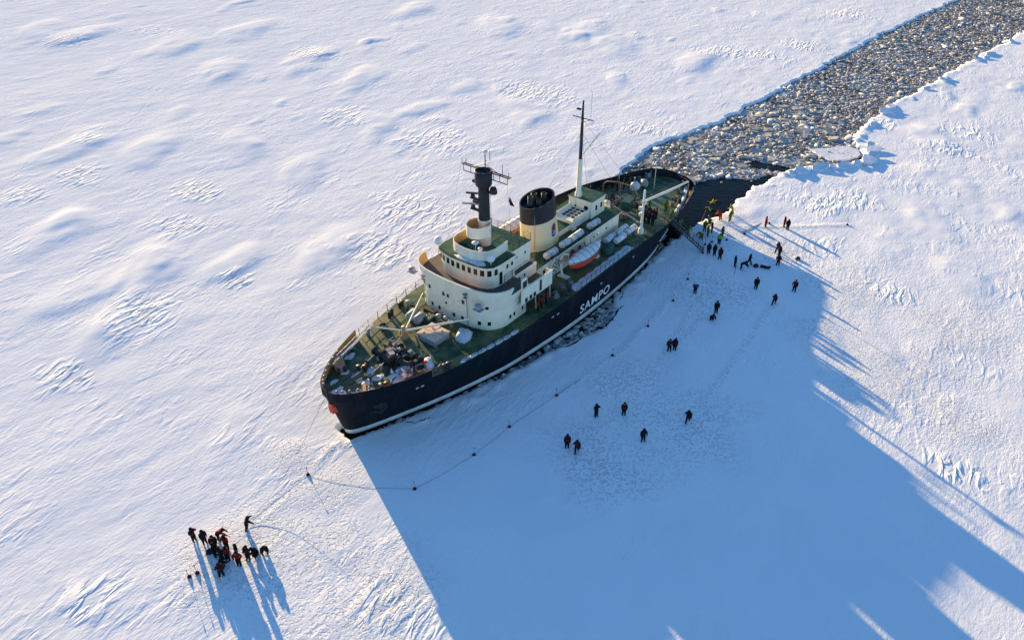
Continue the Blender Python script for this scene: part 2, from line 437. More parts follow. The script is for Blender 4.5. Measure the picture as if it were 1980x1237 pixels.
tra = N("ShaderNodeAttribute"); tra.attribute_name = 'trample'
dri = N("ShaderNodeAttribute"); dri.attribute_name = 'drift'
edg = N("ShaderNodeAttribute"); edg.attribute_name = 'edge'
pm = N("ShaderNodeMapRange"); pm.inputs[1].default_value = .38; pm.inputs[2].default_value = .62; pm.inputs[3].default_value = .35; pm.inputs[4].default_value = 1.0
L(patch, pm.inputs[0])
ripn = nz(0.11, .8, (1, 1, 1), 4, .6)
rpm = N("ShaderNodeMapRange"); rpm.inputs[1].default_value = .5; rpm.inputs[2].default_value = .68; rpm.inputs[3].default_value = 0; rpm.inputs[4].default_value = .22
L(ripn, rpm.inputs[0])
rr = N("ShaderNodeMapRange", interpolation_type='SMOOTHSTEP'); rr.inputs[1].default_value = .42; rr.inputs[2].default_value = .62
L(ridge, rr.inputs[0])
ff = N("ShaderNodeMapRange", interpolation_type='SMOOTHSTEP'); ff.inputs[1].default_value = .34; ff.inputs[2].default_value = .47
L(foot, ff.inputs[0])
amp = math_('MULTIPLY', pm.outputs[0], math_('SUBTRACT', 1.0, math_('MULTIPLY', dri.outputs['Fac'], .9), True))
h = math_('MULTIPLY', math_('MULTIPLY', streak, amp), 0.085)
h = math_('ADD', h, math_('MULTIPLY', math_('MULTIPLY', fine, amp), 0.085))
h = math_('ADD', h, math_('MULTIPLY', math_('MULTIPLY', rr.outputs[0], math_('ADD', rip.outputs["Fac"], rpm.outputs[0])), 0.25))
h = math_('ADD', h, math_('MULTIPLY', math_('MULTIPLY', ff.outputs[0], tra.outputs["Fac"]), 0.12))
# ski and snow-mobile tracks: straight grooves
sep = N("ShaderNodeSeparateXYZ"); L(tc.outputs["Object"], sep.inputs[0])
for (x0, y0), (x1, y1) in (((-101.4, 215.7), (-90, 124.5)), ((-83.7, 197.3), (-80.7, 155.1)), ((-110.1, 172.4), (-88, 170))):
    ln = math.hypot(x1 - x0, y1 - y0); ux, uy = (x1 - x0) / ln, (y1 - y0) / ln
    du = math_('ADD', math_('MULTIPLY', sep.outputs[0], ux), math_('ADD', math_('MULTIPLY', sep.outputs[1], uy), -(x0 * ux + y0 * uy)))
    dv = math_('ADD', math_('MULTIPLY', sep.outputs[0], -uy), math_('ADD', math_('MULTIPLY', sep.outputs[1], ux), -(-x0 * uy + y0 * ux)))
    g = math_('SUBTRACT', 1.0, math_('MULTIPLY', math_('ABSOLUTE', math_('ADD', dv, math_('MULTIPLY', math_('SUBTRACT', streak, .5), .9))), 3.2), True)
    on = math_('MULTIPLY', math_('GREATER_THAN', du, 0.0), math_('LESS_THAN', du, ln))
    h = math_('SUBTRACT', h, math_('MULTIPLY', math_('MULTIPLY', math_('MULTIPLY', g, on), math_('MULTIPLY', patch, 1.2)), 0.035))
bp = N("ShaderNodeBump"); bp.inputs["Distance"].default_value = 1.0; bp.inputs["Strength"].default_value = 1.0
L(h, bp.inputs["Height"]); L(bp.outputs[0], bs.inputs["Normal"])
cr = N("ShaderNodeValToRGB")
cr.color_ramp.elements[0].position = .3; cr.color_ramp.elements[0].color = (0.79, 0.82, 0.87, 1)
cr.color_ramp.elements[1].position = .75; cr.color_ramp.elements[1].color = (0.90, 0.91, 0.935, 1)
tone = nz(0.12, .2, (1, 1, 1), 5, .62, .5)
L(math_('ADD', math_('MULTIPLY', tone, .6), math_('MULTIPLY', patch, .4)), cr.inputs[0])
pit = math_('MULTIPLY', math_('SUBTRACT', 1.0, ff.outputs[0]), math_('MULTIPLY', tra.outputs["Fac"], .15))
pmx = N("ShaderNodeMix", data_type='RGBA'); L(pit, pmx.inputs[0]); L(cr.outputs[0], pmx.inputs[6]); pmx.inputs[7].default_value = (0.45, 0.50, 0.58, 1)
# bare wet ice and slush at the broken edge
er = N("ShaderNodeMapRange"); er.inputs[1].default_value = -0.1; er.inputs[2].default_value = 0.18
L(edg.outputs["Fac"], er.inputs[0])
mx = N("ShaderNodeMix", data_type='RGBA'); L(er.outputs[0], mx.inputs[0])
mx.inputs[6].default_value = (0.16, 0.24, 0.27, 1); L(pmx.outputs[2], mx.inputs[7])
L(mx.outputs[2], bs.inputs["Base Color"])
M['snow'] = m
me.materials.append(m)
ice = obj('sea_ice', me); tag(ice, kind='structure')

# ------------------------------------------------------------------ water
m = bpy.data.materials.new('cold_sea_water'); m.use_nodes = True
nt = m.node_tree; L = nt.links.new
b = nt.nodes["Principled BSDF"]; b.inputs["Base Color"].default_value = (0.006, 0.008, 0.010, 1); b.inputs["Roughness"].default_value = 0.12
b.inputs["Specular IOR Level"].default_value = 0.04
tcw = nt.nodes.new("ShaderNodeTexCoord"); mpw = nt.nodes.new("ShaderNodeMapping"); mpw.inputs["Rotation"].default_value = (0, 0, .4); mpw.inputs["Scale"].default_value = (.5, 1.6, 1)
nw = nt.nodes.new("ShaderNodeTexNoise"); nw.inputs["Scale"].default_value = 1.3; nw.inputs["Detail"].default_value = 4
bw = nt.nodes.new("ShaderNodeBump"); bw.inputs["Distance"].default_value = .05
L(tcw.outputs["Object"], mpw.inputs[0]); L(mpw.outputs[0], nw.inputs["Vector"]); L(nw.outputs["Fac"], bw.inputs["Height"]); L(bw.outputs[0], b.inputs["Normal"])
M['water'] = m
wat = MB().add([(-200, -50, -.32), (1200, -50, -.32), (1200, 1200, -.32), (-200, 1200, -.32)], [(0, 1, 2, 3)]).build('sea_water', M['water'])
tag(wat, kind='structure')

# ------------------------------------------------------------------ brash ice in the channel
m = bpy.data.materials.new('brash_ice'); m.use_nodes = True
nt = m.node_tree; L = nt.links.new
b = nt.nodes["Principled BSDF"]; b.inputs["Roughness"].default_value = 0.6; b.inputs["Specular IOR Level"].default_value = 0.2
at = nt.nodes.new("ShaderNodeAttribute"); at.attribute_name = 'tint'
rp = nt.nodes.new("ShaderNodeValToRGB")
for p_, c_ in ((0.0, (0.10, 0.085, 0.072)), (0.35, (0.24, 0.215, 0.19)), (0.7, (0.42, 0.41, 0.385)), (1.0, (0.74, 0.75, 0.76))):
    e = rp.color_ramp.elements[0] if p_ == 0 else (rp.color_ramp.elements[1] if p_ == 1 else rp.color_ramp.elements.new(p_))
    e.position = p_; e.color = (*c_, 1)
geo_ = nt.nodes.new("ShaderNodeNewGeometry"); nn = nt.nodes.new("ShaderNodeTexNoise"); nn.inputs["Scale"].default_value = 2.2; nn.inputs["Detail"].default_value = 4
L(geo_.outputs["Position"], nn.inputs["Vector"])
ad = nt.nodes.new("ShaderNodeMath"); ad.operation = 'MULTIPLY_ADD'; ad.inputs[1].default_value = 0.9; 
sb = nt.nodes.new("ShaderNodeMath"); sb.operation = 'SUBTRACT'; sb.inputs[1].default_value = 0.45
L(at.outputs["Fac"], sb.inputs[0]); L(nn.outputs["Fac"], ad.inputs[0]); L(sb.outputs[0], ad.inputs[2])
L(ad.outputs[0], rp.inputs[0]); L(rp.outputs[0], b.inputs["Base Color"])
bb = nt.nodes.new("ShaderNodeBump"); bb.inputs["Distance"].default_value = .08; L(nn.outputs["Fac"], bb.inputs["Height"]); L(bb.outputs[0], b.inputs["Normal"])
M['brash'] = m

ico_v = []
phi = (1 + 5 ** .5) / 2
for a_ in (-1, 1):
    for b_ in (-phi, phi): ico_v += [(0, a_, b_), (a_, b_, 0), (b_, 0, a_)]
ico_v = np.array(ico_v) / math.hypot(1, phi)
_bm = bmesh.new()
for p in ico_v: _bm.verts.new(p)
_r = bmesh.ops.convex_hull(_bm, input=_bm.verts)
_bm.verts.index_update()
ico_v = np.array([v.co[:] for v in _bm.verts]); ico_f = np.array([[v.index for v in f.verts] for f in _bm.faces]); _bm.free()

def chunk_mesh(name, P, size, flat, tint, z, seed):
    g = np.random.default_rng(seed); n = len(P)
    V = ico_v[None] * (1 + g.uniform(-.42, .38, (n, len(ico_v), 1)))
    V = np.clip(V, -1, 1) * np.array([1, 1, 1])
    V[:, :, 2] = np.clip(V[:, :, 2], -.75, .30 + .5 * g.random((n, 1)))
    sc = np.stack([size * g.uniform(.8, 1.35, n), size * g.uniform(.6, 1.0, n), size * flat], 1)
    V = V * sc[:, None, :]
    a = g.uniform(0, 6.28, n); tl = g.normal(0, .2, n); tr = g.normal(0, .2, n)
    V[:, :, 2] += V[:, :, 0] * tl[:, None] + V[:, :, 1] * tr[:, None]
    ca, sa = np.cos(a)[:, None], np.sin(a)[:, None]
    x = V[:, :, 0] * ca - V[:, :, 1] * sa + P[:, 0:1]; y = V[:, :, 0] * sa + V[:, :, 1] * ca + P[:, 1:2]
    zz = V[:, :, 2] + z[:, None]
    co = np.stack([x, y, zz], 2).reshape(-1, 3)
    F = (ico_f[None] + (np.arange(n) * len(ico_v))[:, None, None]).reshape(-1, 3)
    me = bpy.data.meshes.new(name)
    me.vertices.add(len(co)); me.vertices.foreach_set('co', co.ravel().astype(np.float32))
    me.loops.add(F.size); me.loops.foreach_set('vertex_index', F.ravel().astype(np.int32))
    me.polygons.add(len(F)); me.polygons.foreach_set('loop_start', (np.arange(len(F)) * 3).astype(np.int32))
    me.update(calc_edges=True)
    at = me.attributes.new('tint', 'FLOAT', 'POINT'); at.data.foreach_set('value', np.repeat(tint, len(ico_v)).astype(np.float32))
    me.materials.append(M['brash'])
    return me
def in_water(P):
    d1, d = cutd(P[:, 0], P[:, 1]); hp = seg_sdf(hullpoly, P[:, 0], P[:, 1])
    o = np.minimum(seg_sdf(OPENW, P[:, 0], P[:, 1]), seg_sdf(OPENW2, P[:, 0], P[:, 1])) + 1.2 * fbm(P[:, 0] * .4, P[:, 1] * .4, 77, 2)
    return d, hp, o
def scatter(n, s0, s1, seed, keep_open=0.0, margin=-.25):
    g = np.random.default_rng(seed)
    t = g.random(n) ** .75; wd = g.uniform(-21, 17, n)
    s_ = t * 215
    P = np.stack([22 + s_ * .72 + wd * .70, 122 + s_ * .70 - wd * .72], 1)
    d, hp, o = in_water(P)
    size = s0 + (s1 - s0) * g.random(n) ** 3.2
    k = (d < margin * size - .1) & (hp > size * .6) & ((o > size * .4) | (g.random(n) < keep_open))
    return P[k], size[k], g
# a bed of packed slush under the pieces
bu, bv = np.meshgrid(np.arange(0, 262, .36), np.arange(-22, 18, .36))
bx_, by_ = (22 + bu * .72 + bv * .70).ravel(), (122 + bu * .70 - bv * .72).ravel()
dB, hB, oB = in_water(np.stack([bx_, by_], 1))
okv = (dB < .25) & (hB > .6) & (oB > .1)
bz = -.30 + .20 * np.abs(fbm(bx_ * .9, by_ * .9, 81, 3)) + .16 * fbm(bx_ * 2.1, by_ * 2.1, 84, 2) + .05 * np.clip(oB, 0, 1) - .12 * np.clip(1 - oB / .8, 0, 1)
nu_, nv_ = bu.shape[1], bu.shape[0]
qi = (np.arange(nv_ - 1)[:, None] * nu_ + np.arange(nu_ - 1)[None, :]).ravel()
Q4 = np.stack([qi, qi + nu_, qi + nu_ + 1, qi + 1], 1); Q4 = Q4[okv[Q4].all(1)]
used = np.unique(Q4); remap = np.full(len(bx_), -1); remap[used] = np.arange(len(used)); Q4 = remap[Q4]
bme = bpy.data.meshes.new('brash_bed')
bme.vertices.add(len(used)); bme.vertices.foreach_set('co', np.stack([bx_[used], by_[used], bz[used]], 1).ravel().astype(np.float32))
bme.loops.add(Q4.size); bme.loops.foreach_set('vertex_index', Q4.ravel().astype(np.int32))
bme.polygons.add(len(Q4)); bme.polygons.foreach_set('loop_start', (np.arange(len(Q4)) * 4).astype(np.int32)); bme.update(calc_edges=True)
at_ = bme.attributes.new('tint', 'FLOAT', 'POINT'); at_.data.foreach_set('value', np.clip(.34 + .7 * fbm(bx_[used] * .22, by_[used] * .22, 91, 3), 0, 1).astype(np.float32))
bme.materials.append(M['brash'])
tag(obj('brash_bed', bme), 'brown-grey packed slush bed between the ice pieces of the channel', 'slush', kind='stuff')
P, sz_, g = scatter(48000, .13, 0.62, 3)
far = np.clip((np.hypot(P[:, 0], P[:, 1]) - 135) / 130, 0, 1)
br = chunk_mesh('brash_ice', P, sz_, g.uniform(.28, .55, len(P)), np.clip(g.normal(.45, .25, len(P)) - .12 * far, 0, 1), -.26 + g.uniform(-.05, .16, len(P)), 4)
tag(obj('brash_ice', br), 'grey brash ice filling the channel behind the ship', 'ice', kind='stuff')
Pb, sb_, g = scatter(1500, .6, 1.4, 31)
tag(obj('ice_plates', chunk_mesh('ice_plates', Pb, sb_, g.uniform(.14, .26, len(Pb)), np.clip(g.normal(.52, .22, len(Pb)), 0, 1), -.16 + g.uniform(-.05, .08, len(Pb)), 32)), 'flat broken ice plates lying among the brash ice', 'ice', kind='stuff')
P2, s2, g = scatter(30000, .10, .28, 8, .02)
br2 = chunk_mesh('slush_ice', P2, s2, g.uniform(.35, .6, len(P2)), np.clip(g.normal(.45, .22, len(P2)), 0, 1), -.24 + g.uniform(-.04, .08, len(P2)), 9)
tag(obj('slush_ice', br2), 'small slush pieces floating between the brash ice', 'slush', kind='stuff')
# slush along the ship's port side
g = np.random.default_rng(21)
Pp = np.stack([g.uniform(-20, 30, 26000), g.uniform(58, 112, 26000)], 1)
d, hp, o = in_water(Pp)
ss = .14 + .55 * g.random(len(Pp)) ** 2.4
k = (d < .12) & (hp > .05) & (o > 0) & (Pp[:, 0] > -17)
Pp, ss = Pp[k][:6000], ss[k][:6000]
br3 = chunk_mesh('hull_side_slush', Pp, ss, g.uniform(.3, .6, len(Pp)), np.clip(g.normal(.5, .25, len(Pp)), 0, 1), -.30 + g.uniform(-.04, .2, len(Pp)), 22)
tag(obj('hull_side_slush', br3), 'dark grey slush pressed between the hull and the ice edge', 'slush', kind='stuff')
# ------------------------------------------------------------------ the ship: hull, deck, bulwarks
ship = empty('icebreaker_ship', ST, SH)
tag(ship, 'large dark-hulled icebreaker ship with cream superstructure, wedged in the snowy ice', 'ship')
nH = len(HC)
LV = [-1.2, -.3, .0, .3, .95, 1.6, 2.4, 3.2, 4.0, 4.8, None]
mb = MB(); vs = []
for sgn in (-1, 1):
    for i in range(nH):
        for z in LV:
            zz = zdeck(HC[i, 2]) - .02 if z is None else z
            a = hullpt(i, zz); vs.append((a[0], sgn * a[1], zz))
nl = len(LV); fs = []
for i in range(nH - 1):
    for j in range(nl - 1):
        a = i * nl + j; fs.append((a, a + nl, a + nl + 1, a + 1))
        a += nH * nl; fs.append((a + nl, a, a + 1, a + nl + 1))
mb.add(vs, fs, 0, True)
hull = mb.build('hull', M['hull'], ship)
# deck
mb = MB(); vs = []; fs = []
cols = 9
for i in range(nH):
    s_, b_ = HC[i, 2], HC[i, 3] - .02
    for k in range(cols):
        q = -b_ + 2 * b_ * k / (cols - 1)
        vs.append((s_, q, zdeck(s_) + .10 * (1 - (q / max(b_, .1)) ** 2)))
for i in range(nH - 1):
    for k in range(cols - 1):
        a = i * cols + k; fs.append((a, a + cols, a + cols + 1, a + 1))
mb.add(vs, fs, 0, True)
deck = mb.build('main_deck', M['deck'], ship)
# white boot-top stripe on both sides
for sgn in (-1, 1):
    mb = MB(); vs = []; fs = []
    idx = [i for i in range(nH) if HC[i, 0] < 58]
    for i in idx:
        for z, o_ in ((.30, .0), (.34, .07), (.92, .07), (.96, .0)):
            a = hullpt(i, z); vs.append((a[0] - (.05 if i == 0 else 0), sgn * (a[1] + o_), z))
    for n_ in range(len(idx) - 1):
        for j in range(3):
            a = n_ * 4 + j; f = (a, a + 4, a + 5, a + 1); fs.append(f if sgn < 0 else f[::-1])
    mb.add(vs, fs, 0, True)
    tag(mb.build('rubbing_stripe', M['stripe'], ship))
# bulwarks: thin plates standing on the deck edge
def bulwark(s0, s1, sgn, h, name='bulwark', both=False, inner='ochre', out='hull'):
    idx = [i for i in range(nH) if s0 <= HC[i, 2] <= s1]
    pts = [(HC[i, 2], sgn * HC[i, 3]) for i in idx]
    top = [(HC[i, 2], sgn * HC[i, 3]) for i in idx]
    if sgn < 0: pts = pts[::-1]; top = top[::-1]
    z0 = [zdeck(p[0]) - .03 for p in pts]; z1 = [zdeck(p[0]) + h for p in pts]
    mb = MB(); mb.wall(pts, z0, z1, -.10, 1, 0, top_path=top, cap=0)
    return mb.build(name, [M[out], M[inner]], ship)
for sgn in (-1, 1): bulwark(-3, 8.3, sgn, 1.05)
bulwark(49.5, 74.5, 1, 1.25, inner='black')
# ------------------------------------------------------------------ rails
def rail(path, h=1.0, bars=(.36, .68, 1.0), step=1.5, name='railing', m='black', r=.022, parent=None, post=.03):
    mb = MB()
    P = [Vector(p) for p in path]
    for b_ in bars: mb.tube([p + Vector((0, 0, h * b_)) for p in P], r if b_ < 1 else r * 1.25, 5)
    for i in range(len(P) - 1):
        n = max(1, round((P[i + 1] - P[i]).length / step))
        for k in range(n + (i == len(P) - 2)):
            p = P[i].lerp(P[i + 1], k / n)
            mb.tube([p, p + Vector((0, 0, h))], post, 5)
    return mb.build(name, M[m], parent or ship)
def edge_path(s0, s1, sgn, inset=.12, n=14):
    return [(s, sgn * (deckq(s) - inset), zdeck(s) + .02) for s in np.linspace(s0, s1, n)]
rail(edge_path(8.4, 49.4, 1, n=22), m='black', post=.045)
rail(edge_path(8.4, 31.5, -1, n=12), m='black')
rail(edge_path(32.5, 57.5, -1, n=12), m='black')
rail(edge_path(60.6, 74.3, -1, n=12), m='black', post=.045)

# ------------------------------------------------------------------ windows
def window_mesh(w_, h_, rnd=False, fr=.05):
    mb = MB()
    if rnd:
        n = 10
        ring = [(math.cos(2 * math.pi * k / n), math.sin(2 * math.pi * k / n)) for k in range(n)]
        def lay(r, y): return [(a * r * w_ / 2, y, b_ * r * h_ / 2) for a, b_ in ring]
        vs = lay(1.3, 0) + lay(1.3, -.04) + lay(1, -.04)
        mb.add(vs, [(j * n + (k + 1) % n, j * n + k, (j + 1) * n + k, (j + 1) * n + (k + 1) % n) for j in (0, 1) for k in range(n)], 0)
        mb.add(lay(1, -.03), [tuple(range(n))], 1)
    else:
        for sx in (-1, 1): mb.box((sx * (w_ / 2 + fr / 2), -.02, 0), (fr, .05, h_ + 2 * fr))
        for sz in (-1, 1): mb.box((0, -.02, sz * (h_ / 2 + fr / 2)), (w_, .05, fr))
        mb.box((0, -.008, 0), (w_, .018, h_), mi=1)
    return mb.build('window', [M['cream'], M['glass']], mesh_only=True)
WIN = window_mesh(.42, .56); WINF = window_mesh(.54, .80, fr=.06); PORT = window_mesh(.34, .40, True); WINB = window_mesh(.85, .95)
def window(parent, me_, p, nrm, name='window'):
    """the window's outside looks along nrm (2-D)"""
    o = obj(name, me_, parent, p)
    o.rotation_euler = (0, 0, math.atan2(nrm[1], nrm[0]) + math.pi / 2)
    return o

# ------------------------------------------------------------------ forward superstructure block
def sym(half):          # half outline from the front centre to the aft port corner (q<0) -> closed outline
    return half + [(s, -q) for s, q in half[::-1]]
def arc(cx, cy, rx, ry, a0, a1, n):
    return [(cx + rx * math.cos(R(a)), cy + ry * math.sin(R(a))) for a in np.linspace(a0, a1, n)]
Z1, Z2, ZB, ZP = 5.55, 8.45, 10.1, 11.3
half_lo = [(17.75, -.01), (17.85, -2.0), (18.0, -3.4)] + arc(21.2, -3.3, 3.1, 2.9, 195, 270, 8) + [(24.8, -6.2)]
half_hi = [(17.6, -.01), (17.7, -2.2), (17.9, -4.0)] + arc(21.2, -4.0, 3.2, 3.15, 195, 270, 8) + [(24.8, -7.15)]
lo, hi = sym(half_lo), sym(half_hi)
mid = [((a[0] + b_[0]) / 2, (a[1] + b_[1]) / 2) for a, b_ in zip(lo, hi)]
mb = MB()
mb.prism(lo, Z1 - .3, Z2, 0, smooth=True)
mb.prism(lo, Z2, ZB, 0, 1, top=mid, smooth=True)
block = mb.build('forward_deckhouse', [M['cream'], M['browndeck']], ship)
def outline(half, closed_path=False): return half
path_m = [(s, q) for s, q in half_lo[::-1]] + [(s, -q) for s, q in half_lo]
def interp2(a, b_, t): return [(p[0] + (r_[0] - p[0]) * t, p[1] + (r_[1] - p[1]) * t) for p, r_ in zip(a, b_)]
pa = [p for p in half_hi[::-1]] + [(s, -q) for s, q in half_hi]
pl = [p for p in half_lo[::-1]] + [(s, -q) for s, q in half_lo]
base_p = interp2(pl, pa, .5)
base_p = [p for p in base_p if p[0] < 23.3]; top_p = [p for p in pa if p[0] < 23.3]
base_p = base_p[::-1]; top_p = top_p[::-1]
mb = MB().wall(base_p, ZB - .02, ZP, -.12, 0, 1, top_path=top_p, cap=0)
mb.wall(top_p, ZP - .02, ZP + .08, -.2, 0, 0, cap=0)
tag(mb.build('bridge_parapet', [M['cream'], M['buff']], ship))
def front_pt(q, z):
    """point and outward normal on the block's curved front/port wall, looked up by q"""
    t = 0 if z < Z2 else (z - Z2) / (ZB - Z2) * .5
    P_ = interp2(pl, pa, t)
    best = None
    for a, b_ in zip(P_[:-1], P_[1:]):
        if (a[1] - q) * (b_[1] - q) <= 0 and abs(a[1] - b_[1]) > 1e-6:
            k = (q - a[1]) / (b_[1] - a[1]); s_ = a[0] + (b_[0] - a[0]) * k
            d = Vector((b_[0] - a[0], b_[1] - a[1])).normalized(); n_ = (-d.y, d.x) if d.y < 0 else (-d.y, d.x)
            if n_[0] > 0: n_ = (-n_[0], -n_[1])
            return (s_, q, z), n_
def fw(q, z, me_=WIN):
    r_ = front_pt(q, z)
    if r_: window(block, me_, r_[0], r_[1])
for q in (4.6, 3.4, .95, .2, -2.1, -4.3, -5.1): fw(q, 9.15)
for q in (5.2, 3.1, 1.8, -.6, -1.9, -4.2, -5.2): fw(q, 6.75)
window(block, PORT, (*front_pt(.6, 7.9)[0][:2], 7.95), (-1, 0))
for s_ in (21.6, 22.4, 24.0): window(block, WIN, (s_, -6.2, 6.75), (0, -1)); window(block, WIN, (s_, 6.2, 6.75), (0, 1))
for s_ in (21.5, 23.4): window(block, WIN, (s_, 6.3, 9.1), (0, 1))
# horizontal stiffener lines and hand rail on the front
mb = MB()
for z_, t in ((6.1, 0), (8.42, 0)):
    mb.tube([(p[0] - .02, p[1] * 1.004, z_) for p in interp2(pl, pa, 0)], .03, 5)
mb.build('strake', M['cream'], block)
for q in (3.9, -2.8):
    mb = MB().tube([(17.72, q, 5.7), (17.66, q, 9.9)], .035, 5).tube([(17.66, q, 9.9), (17.3, q, 10.6)], .03, 5)
    mb.box((17.45, q, 10.65), (.35, .5, .16)).box((17.45, q, 10.2), (.3, .4, .12))
    mb.build('floodlight_bracket', M['steel'], block)
# searchlights on both wings
for q, s_ in ((-4.9, 17.6), (7.0, 19.0)):
    mb = MB().tube([(s_ + .5, q, 9.6), (s_ - .3, q, 9.6)], .08, 6).lathe([(.1, 0), (.42, .05), (.45, .35), (.36, .6), (.0, .62)], (s_ - .35, q, 9.6), 12)
    mb.box((s_ - .25, q, 9.5), (.9, 1.1, .08))
    mb.build('searchlight', M['grey'], block)
# hoses looped along the foot of the front wall
mb = MB()
for k in range(5):
    mb.tube([(17.6 - .06 * k, -3.0 - .3 * k, 5.9), (17.5, -3.9 - .2 * k, 6.1 + .1 * k), (17.9, -4.8 - .1 * k, 5.95)], .04, 5)
mb.build('hose', M['dark'], block)

# side plating of the upper tier, stepping down aft, both sides
for sg in (-1, 1):
    mb = MB()
    q0, q1 = 6.68 * sg, 6.75 * sg
    prof = [(23.2, 7.7), (29.5, 7.7), (29.5, 9.75), (24.4, 9.85), (24.25, 11.25), (23.2, 11.3)]
    a = [(s_, 6.72 * sg, z_) for s_, z_ in prof]; b_ = [(s_, 6.60 * sg, z_) for s_, z_ in prof]
    n = len(a)
    f1 = tuple(range(n)); f2 = tuple(range(n, 2 * n))[::-1]
    fs = [f1, f2] + [((i + 1) % n, i, n + i, n + (i + 1) % n) for i in range(n)]
    if sg > 0: fs = [f[::-1] for f in fs]
    mb.add(a + b_, fs)
    mb.box((29.45, 6.2 * sg, 8.7), (.12, .95, 2.0))
    mb.box((26.4, 6.73 * sg, 9.80), (6.2, .22, .07))
    sp = mb.build('side_plating', M['cream'], ship)
    nn = (0, sg)
    window(sp, WINB, (24.9, 6.73 * sg, 10.45) if False else (23.75, 6.73 * sg, 10.45), nn)
    for s_ in (24.1, 25.0, 25.8): window(sp, window_mesh(.55, .62), (s_, 6.73 * sg, 8.05), nn)
    window(sp, window_mesh(.5, 1.6), (27.0, 6.73 * sg, 8.75), nn, 'side_door')
    # knee brackets under the overhang
    mb = MB()
    for s_ in (26.2, 29.2):
        mb.tube([(s_, 6.5 * sg, 7.75), (s_, 4.1 * sg, 6.3)], .07, 5)
        mb.tube([(s_, 6.6 * sg, 7.75), (s_, 6.7 * sg, 5.6)], .06, 5)
    mb.build('support_strut', M['cream'], sp)

# ------------------------------------------------------------------ midship house and boat deck
HW = 3.85
mb = MB().prism([(24.7, -HW), (24.7, HW), (50.2, HW), (50.2, -HW)], 5.3, Z2 - .05)
for s_ in (33, 36.2, 39.5, 42.8, 45.2, 48.4):
    for sg in (-1, 1): mb.box((s_, sg * (HW + .03), 7.0), (.08, .08, 2.9))
house = mb.build('midship_deckhouse', M['cream'], ship)
for s_ in (35.0, 38.6, 41.2, 43.6, 44.5, 46.8): 
    for sg in (-1, 1): window(house, PORT, (s_, sg * (HW + .002), 7.3), (0, sg), 'porthole')
for s_ in (31.8, 40.0):
    for sg in (-1, 1): window(house, window_mesh(.7, 1.7), (s_, sg * (HW + .002), 6.75), (0, sg), 'side_door')
mb = MB().box((38.1, -HW - .06, 7.45), (.5, .1, .5)); mb.build('red_fire_box', M['crest_red'], house)
mb = MB()
mb.prism([(24.6, -6.62), (24.6, 6.62), (29.45, 6.62), (29.45, -6.62)], 7.72, 7.95, 0, 0)
mb.prism([(24.6, -6.58), (24.6, 6.58), (29.4, 6.58), (29.4, -6.58)], 7.952, 8.5, 0, 0)
bd0 = mb.build('side_deck', M['browndeck'], ship)
mb = MB().prism([(29.46, -4.15), (29.46, 4.15), (50.4, 4.15), (50.4, -4.15)], 8.40, 8.56, 1, 0)
boatdeck = mb.build('boat_deck', [M['roofgreen'], M['cream']], ship)
rail([(31.6, -4.05, 8.56), (50.3, -4.05, 8.56), (50.3, 4.05, 8.56), (31.6, 4.05, 8.56)], h=.95, m='black', step=1.6)
rail([(29.4, -6.5, 8.5), (29.4, -4.4, 8.5)], h=1.0)
# second tier house under the bridge deck
mb = MB().prism([(22.0, -4.3), (22.0, 4.3), (29.3, 4.3), (29.3, -4.3)], 8.5, 10.12, 0, 1)
mb.box((29.1, -4.28, 9.35), (.5, .14, 1.55))
tier2 = mb.build('upper_cabin', [M['cream'], M['browndeck']], ship)
for s_ in (25.9, 26.9):
    for sg in (-1, 1): window(tier2, PORT, (s_, sg * 4.302, 9.35), (0, sg), 'porthole')
rail([(23.0, -4.25, 10.12), (29.2, -4.25, 10.12), (29.2, 4.25, 10.12), (23.0, 4.25, 10.12)], h=1.0, m='dark')
# companion ladder from boat deck down to the side deck
mb = MB()
for q in (-4.5, -5.3): mb.tube([(33.6, q, 8.55), (30.6, q, 5.9)], .05, 5); mb.tube([(33.4, q, 9.4), (30.3, q, 6.7)], .03, 5)
for k in range(9):
    t = k / 8; mb.box((33.6 - 3 * t, -4.9, 8.5 - 2.6 * t), (.25, .8, .04))
mb.build('companion_ladder', M['steel'], ship)

# ------------------------------------------------------------------ wheelhouse
wh_half = [(20.0, -.01), (20.05, -1.4), (20.25, -2.7), (20.6, -3.55), (21.2, -4.05), (22.0, -4.2), (25.1, -4.2)]
wh = sym(wh_half)
mb = MB().prism(wh, ZB, 13.0, 0, smooth=False)
wheel = mb.build('wheelhouse', M['cream'], ship)
rf = [(s - .28 if s < 22 else s, q * 1.06) for s, q in wh]
mb = MB().prism(rf, 12.95, 13.12, 0, 1)
tag(mb.build('wheelhouse_roof', [M['cream'], M['roofgreen']], wheel))
pts = [(s, q) for s, q in wh_half[:6]]
full = [(s, -q) for s, q in pts[::-1]] + pts[1:]
seg = [0]
for a, b_ in zip(full[:-1], full[1:]): seg.append(seg[-1] + math.dist(a, b_))
for k in range(12):
    t = .45 + (seg[-1] - .9) * k / 11
    i = max(j for j in range(len(seg)) if seg[j] <= t); i = min(i, len(full) - 2)
    u = (t - seg[i]) / (seg[i + 1] - seg[i]); a, b_ = Vector(full[i]), Vector(full[i + 1]); p = a.lerp(b_, u); d = (b_ - a).normalized()
    nrm = Vector((d.y, -d.x))
    if nrm.x > 0: nrm = -nrm
    p = p + nrm * .004
    window(wheel, WINF, (p.x, p.y, 12.2), nrm)
for sg in (-1, 1):
    window(wheel, window_mesh(.62, 1.75), (22.35, sg * 4.203, 11.05), (0, sg), 'wheelhouse_door')
    for s_ in (23.6, 24.5): window(wheel, WIN, (s_, sg * 4.203, 12.1), (0, sg))
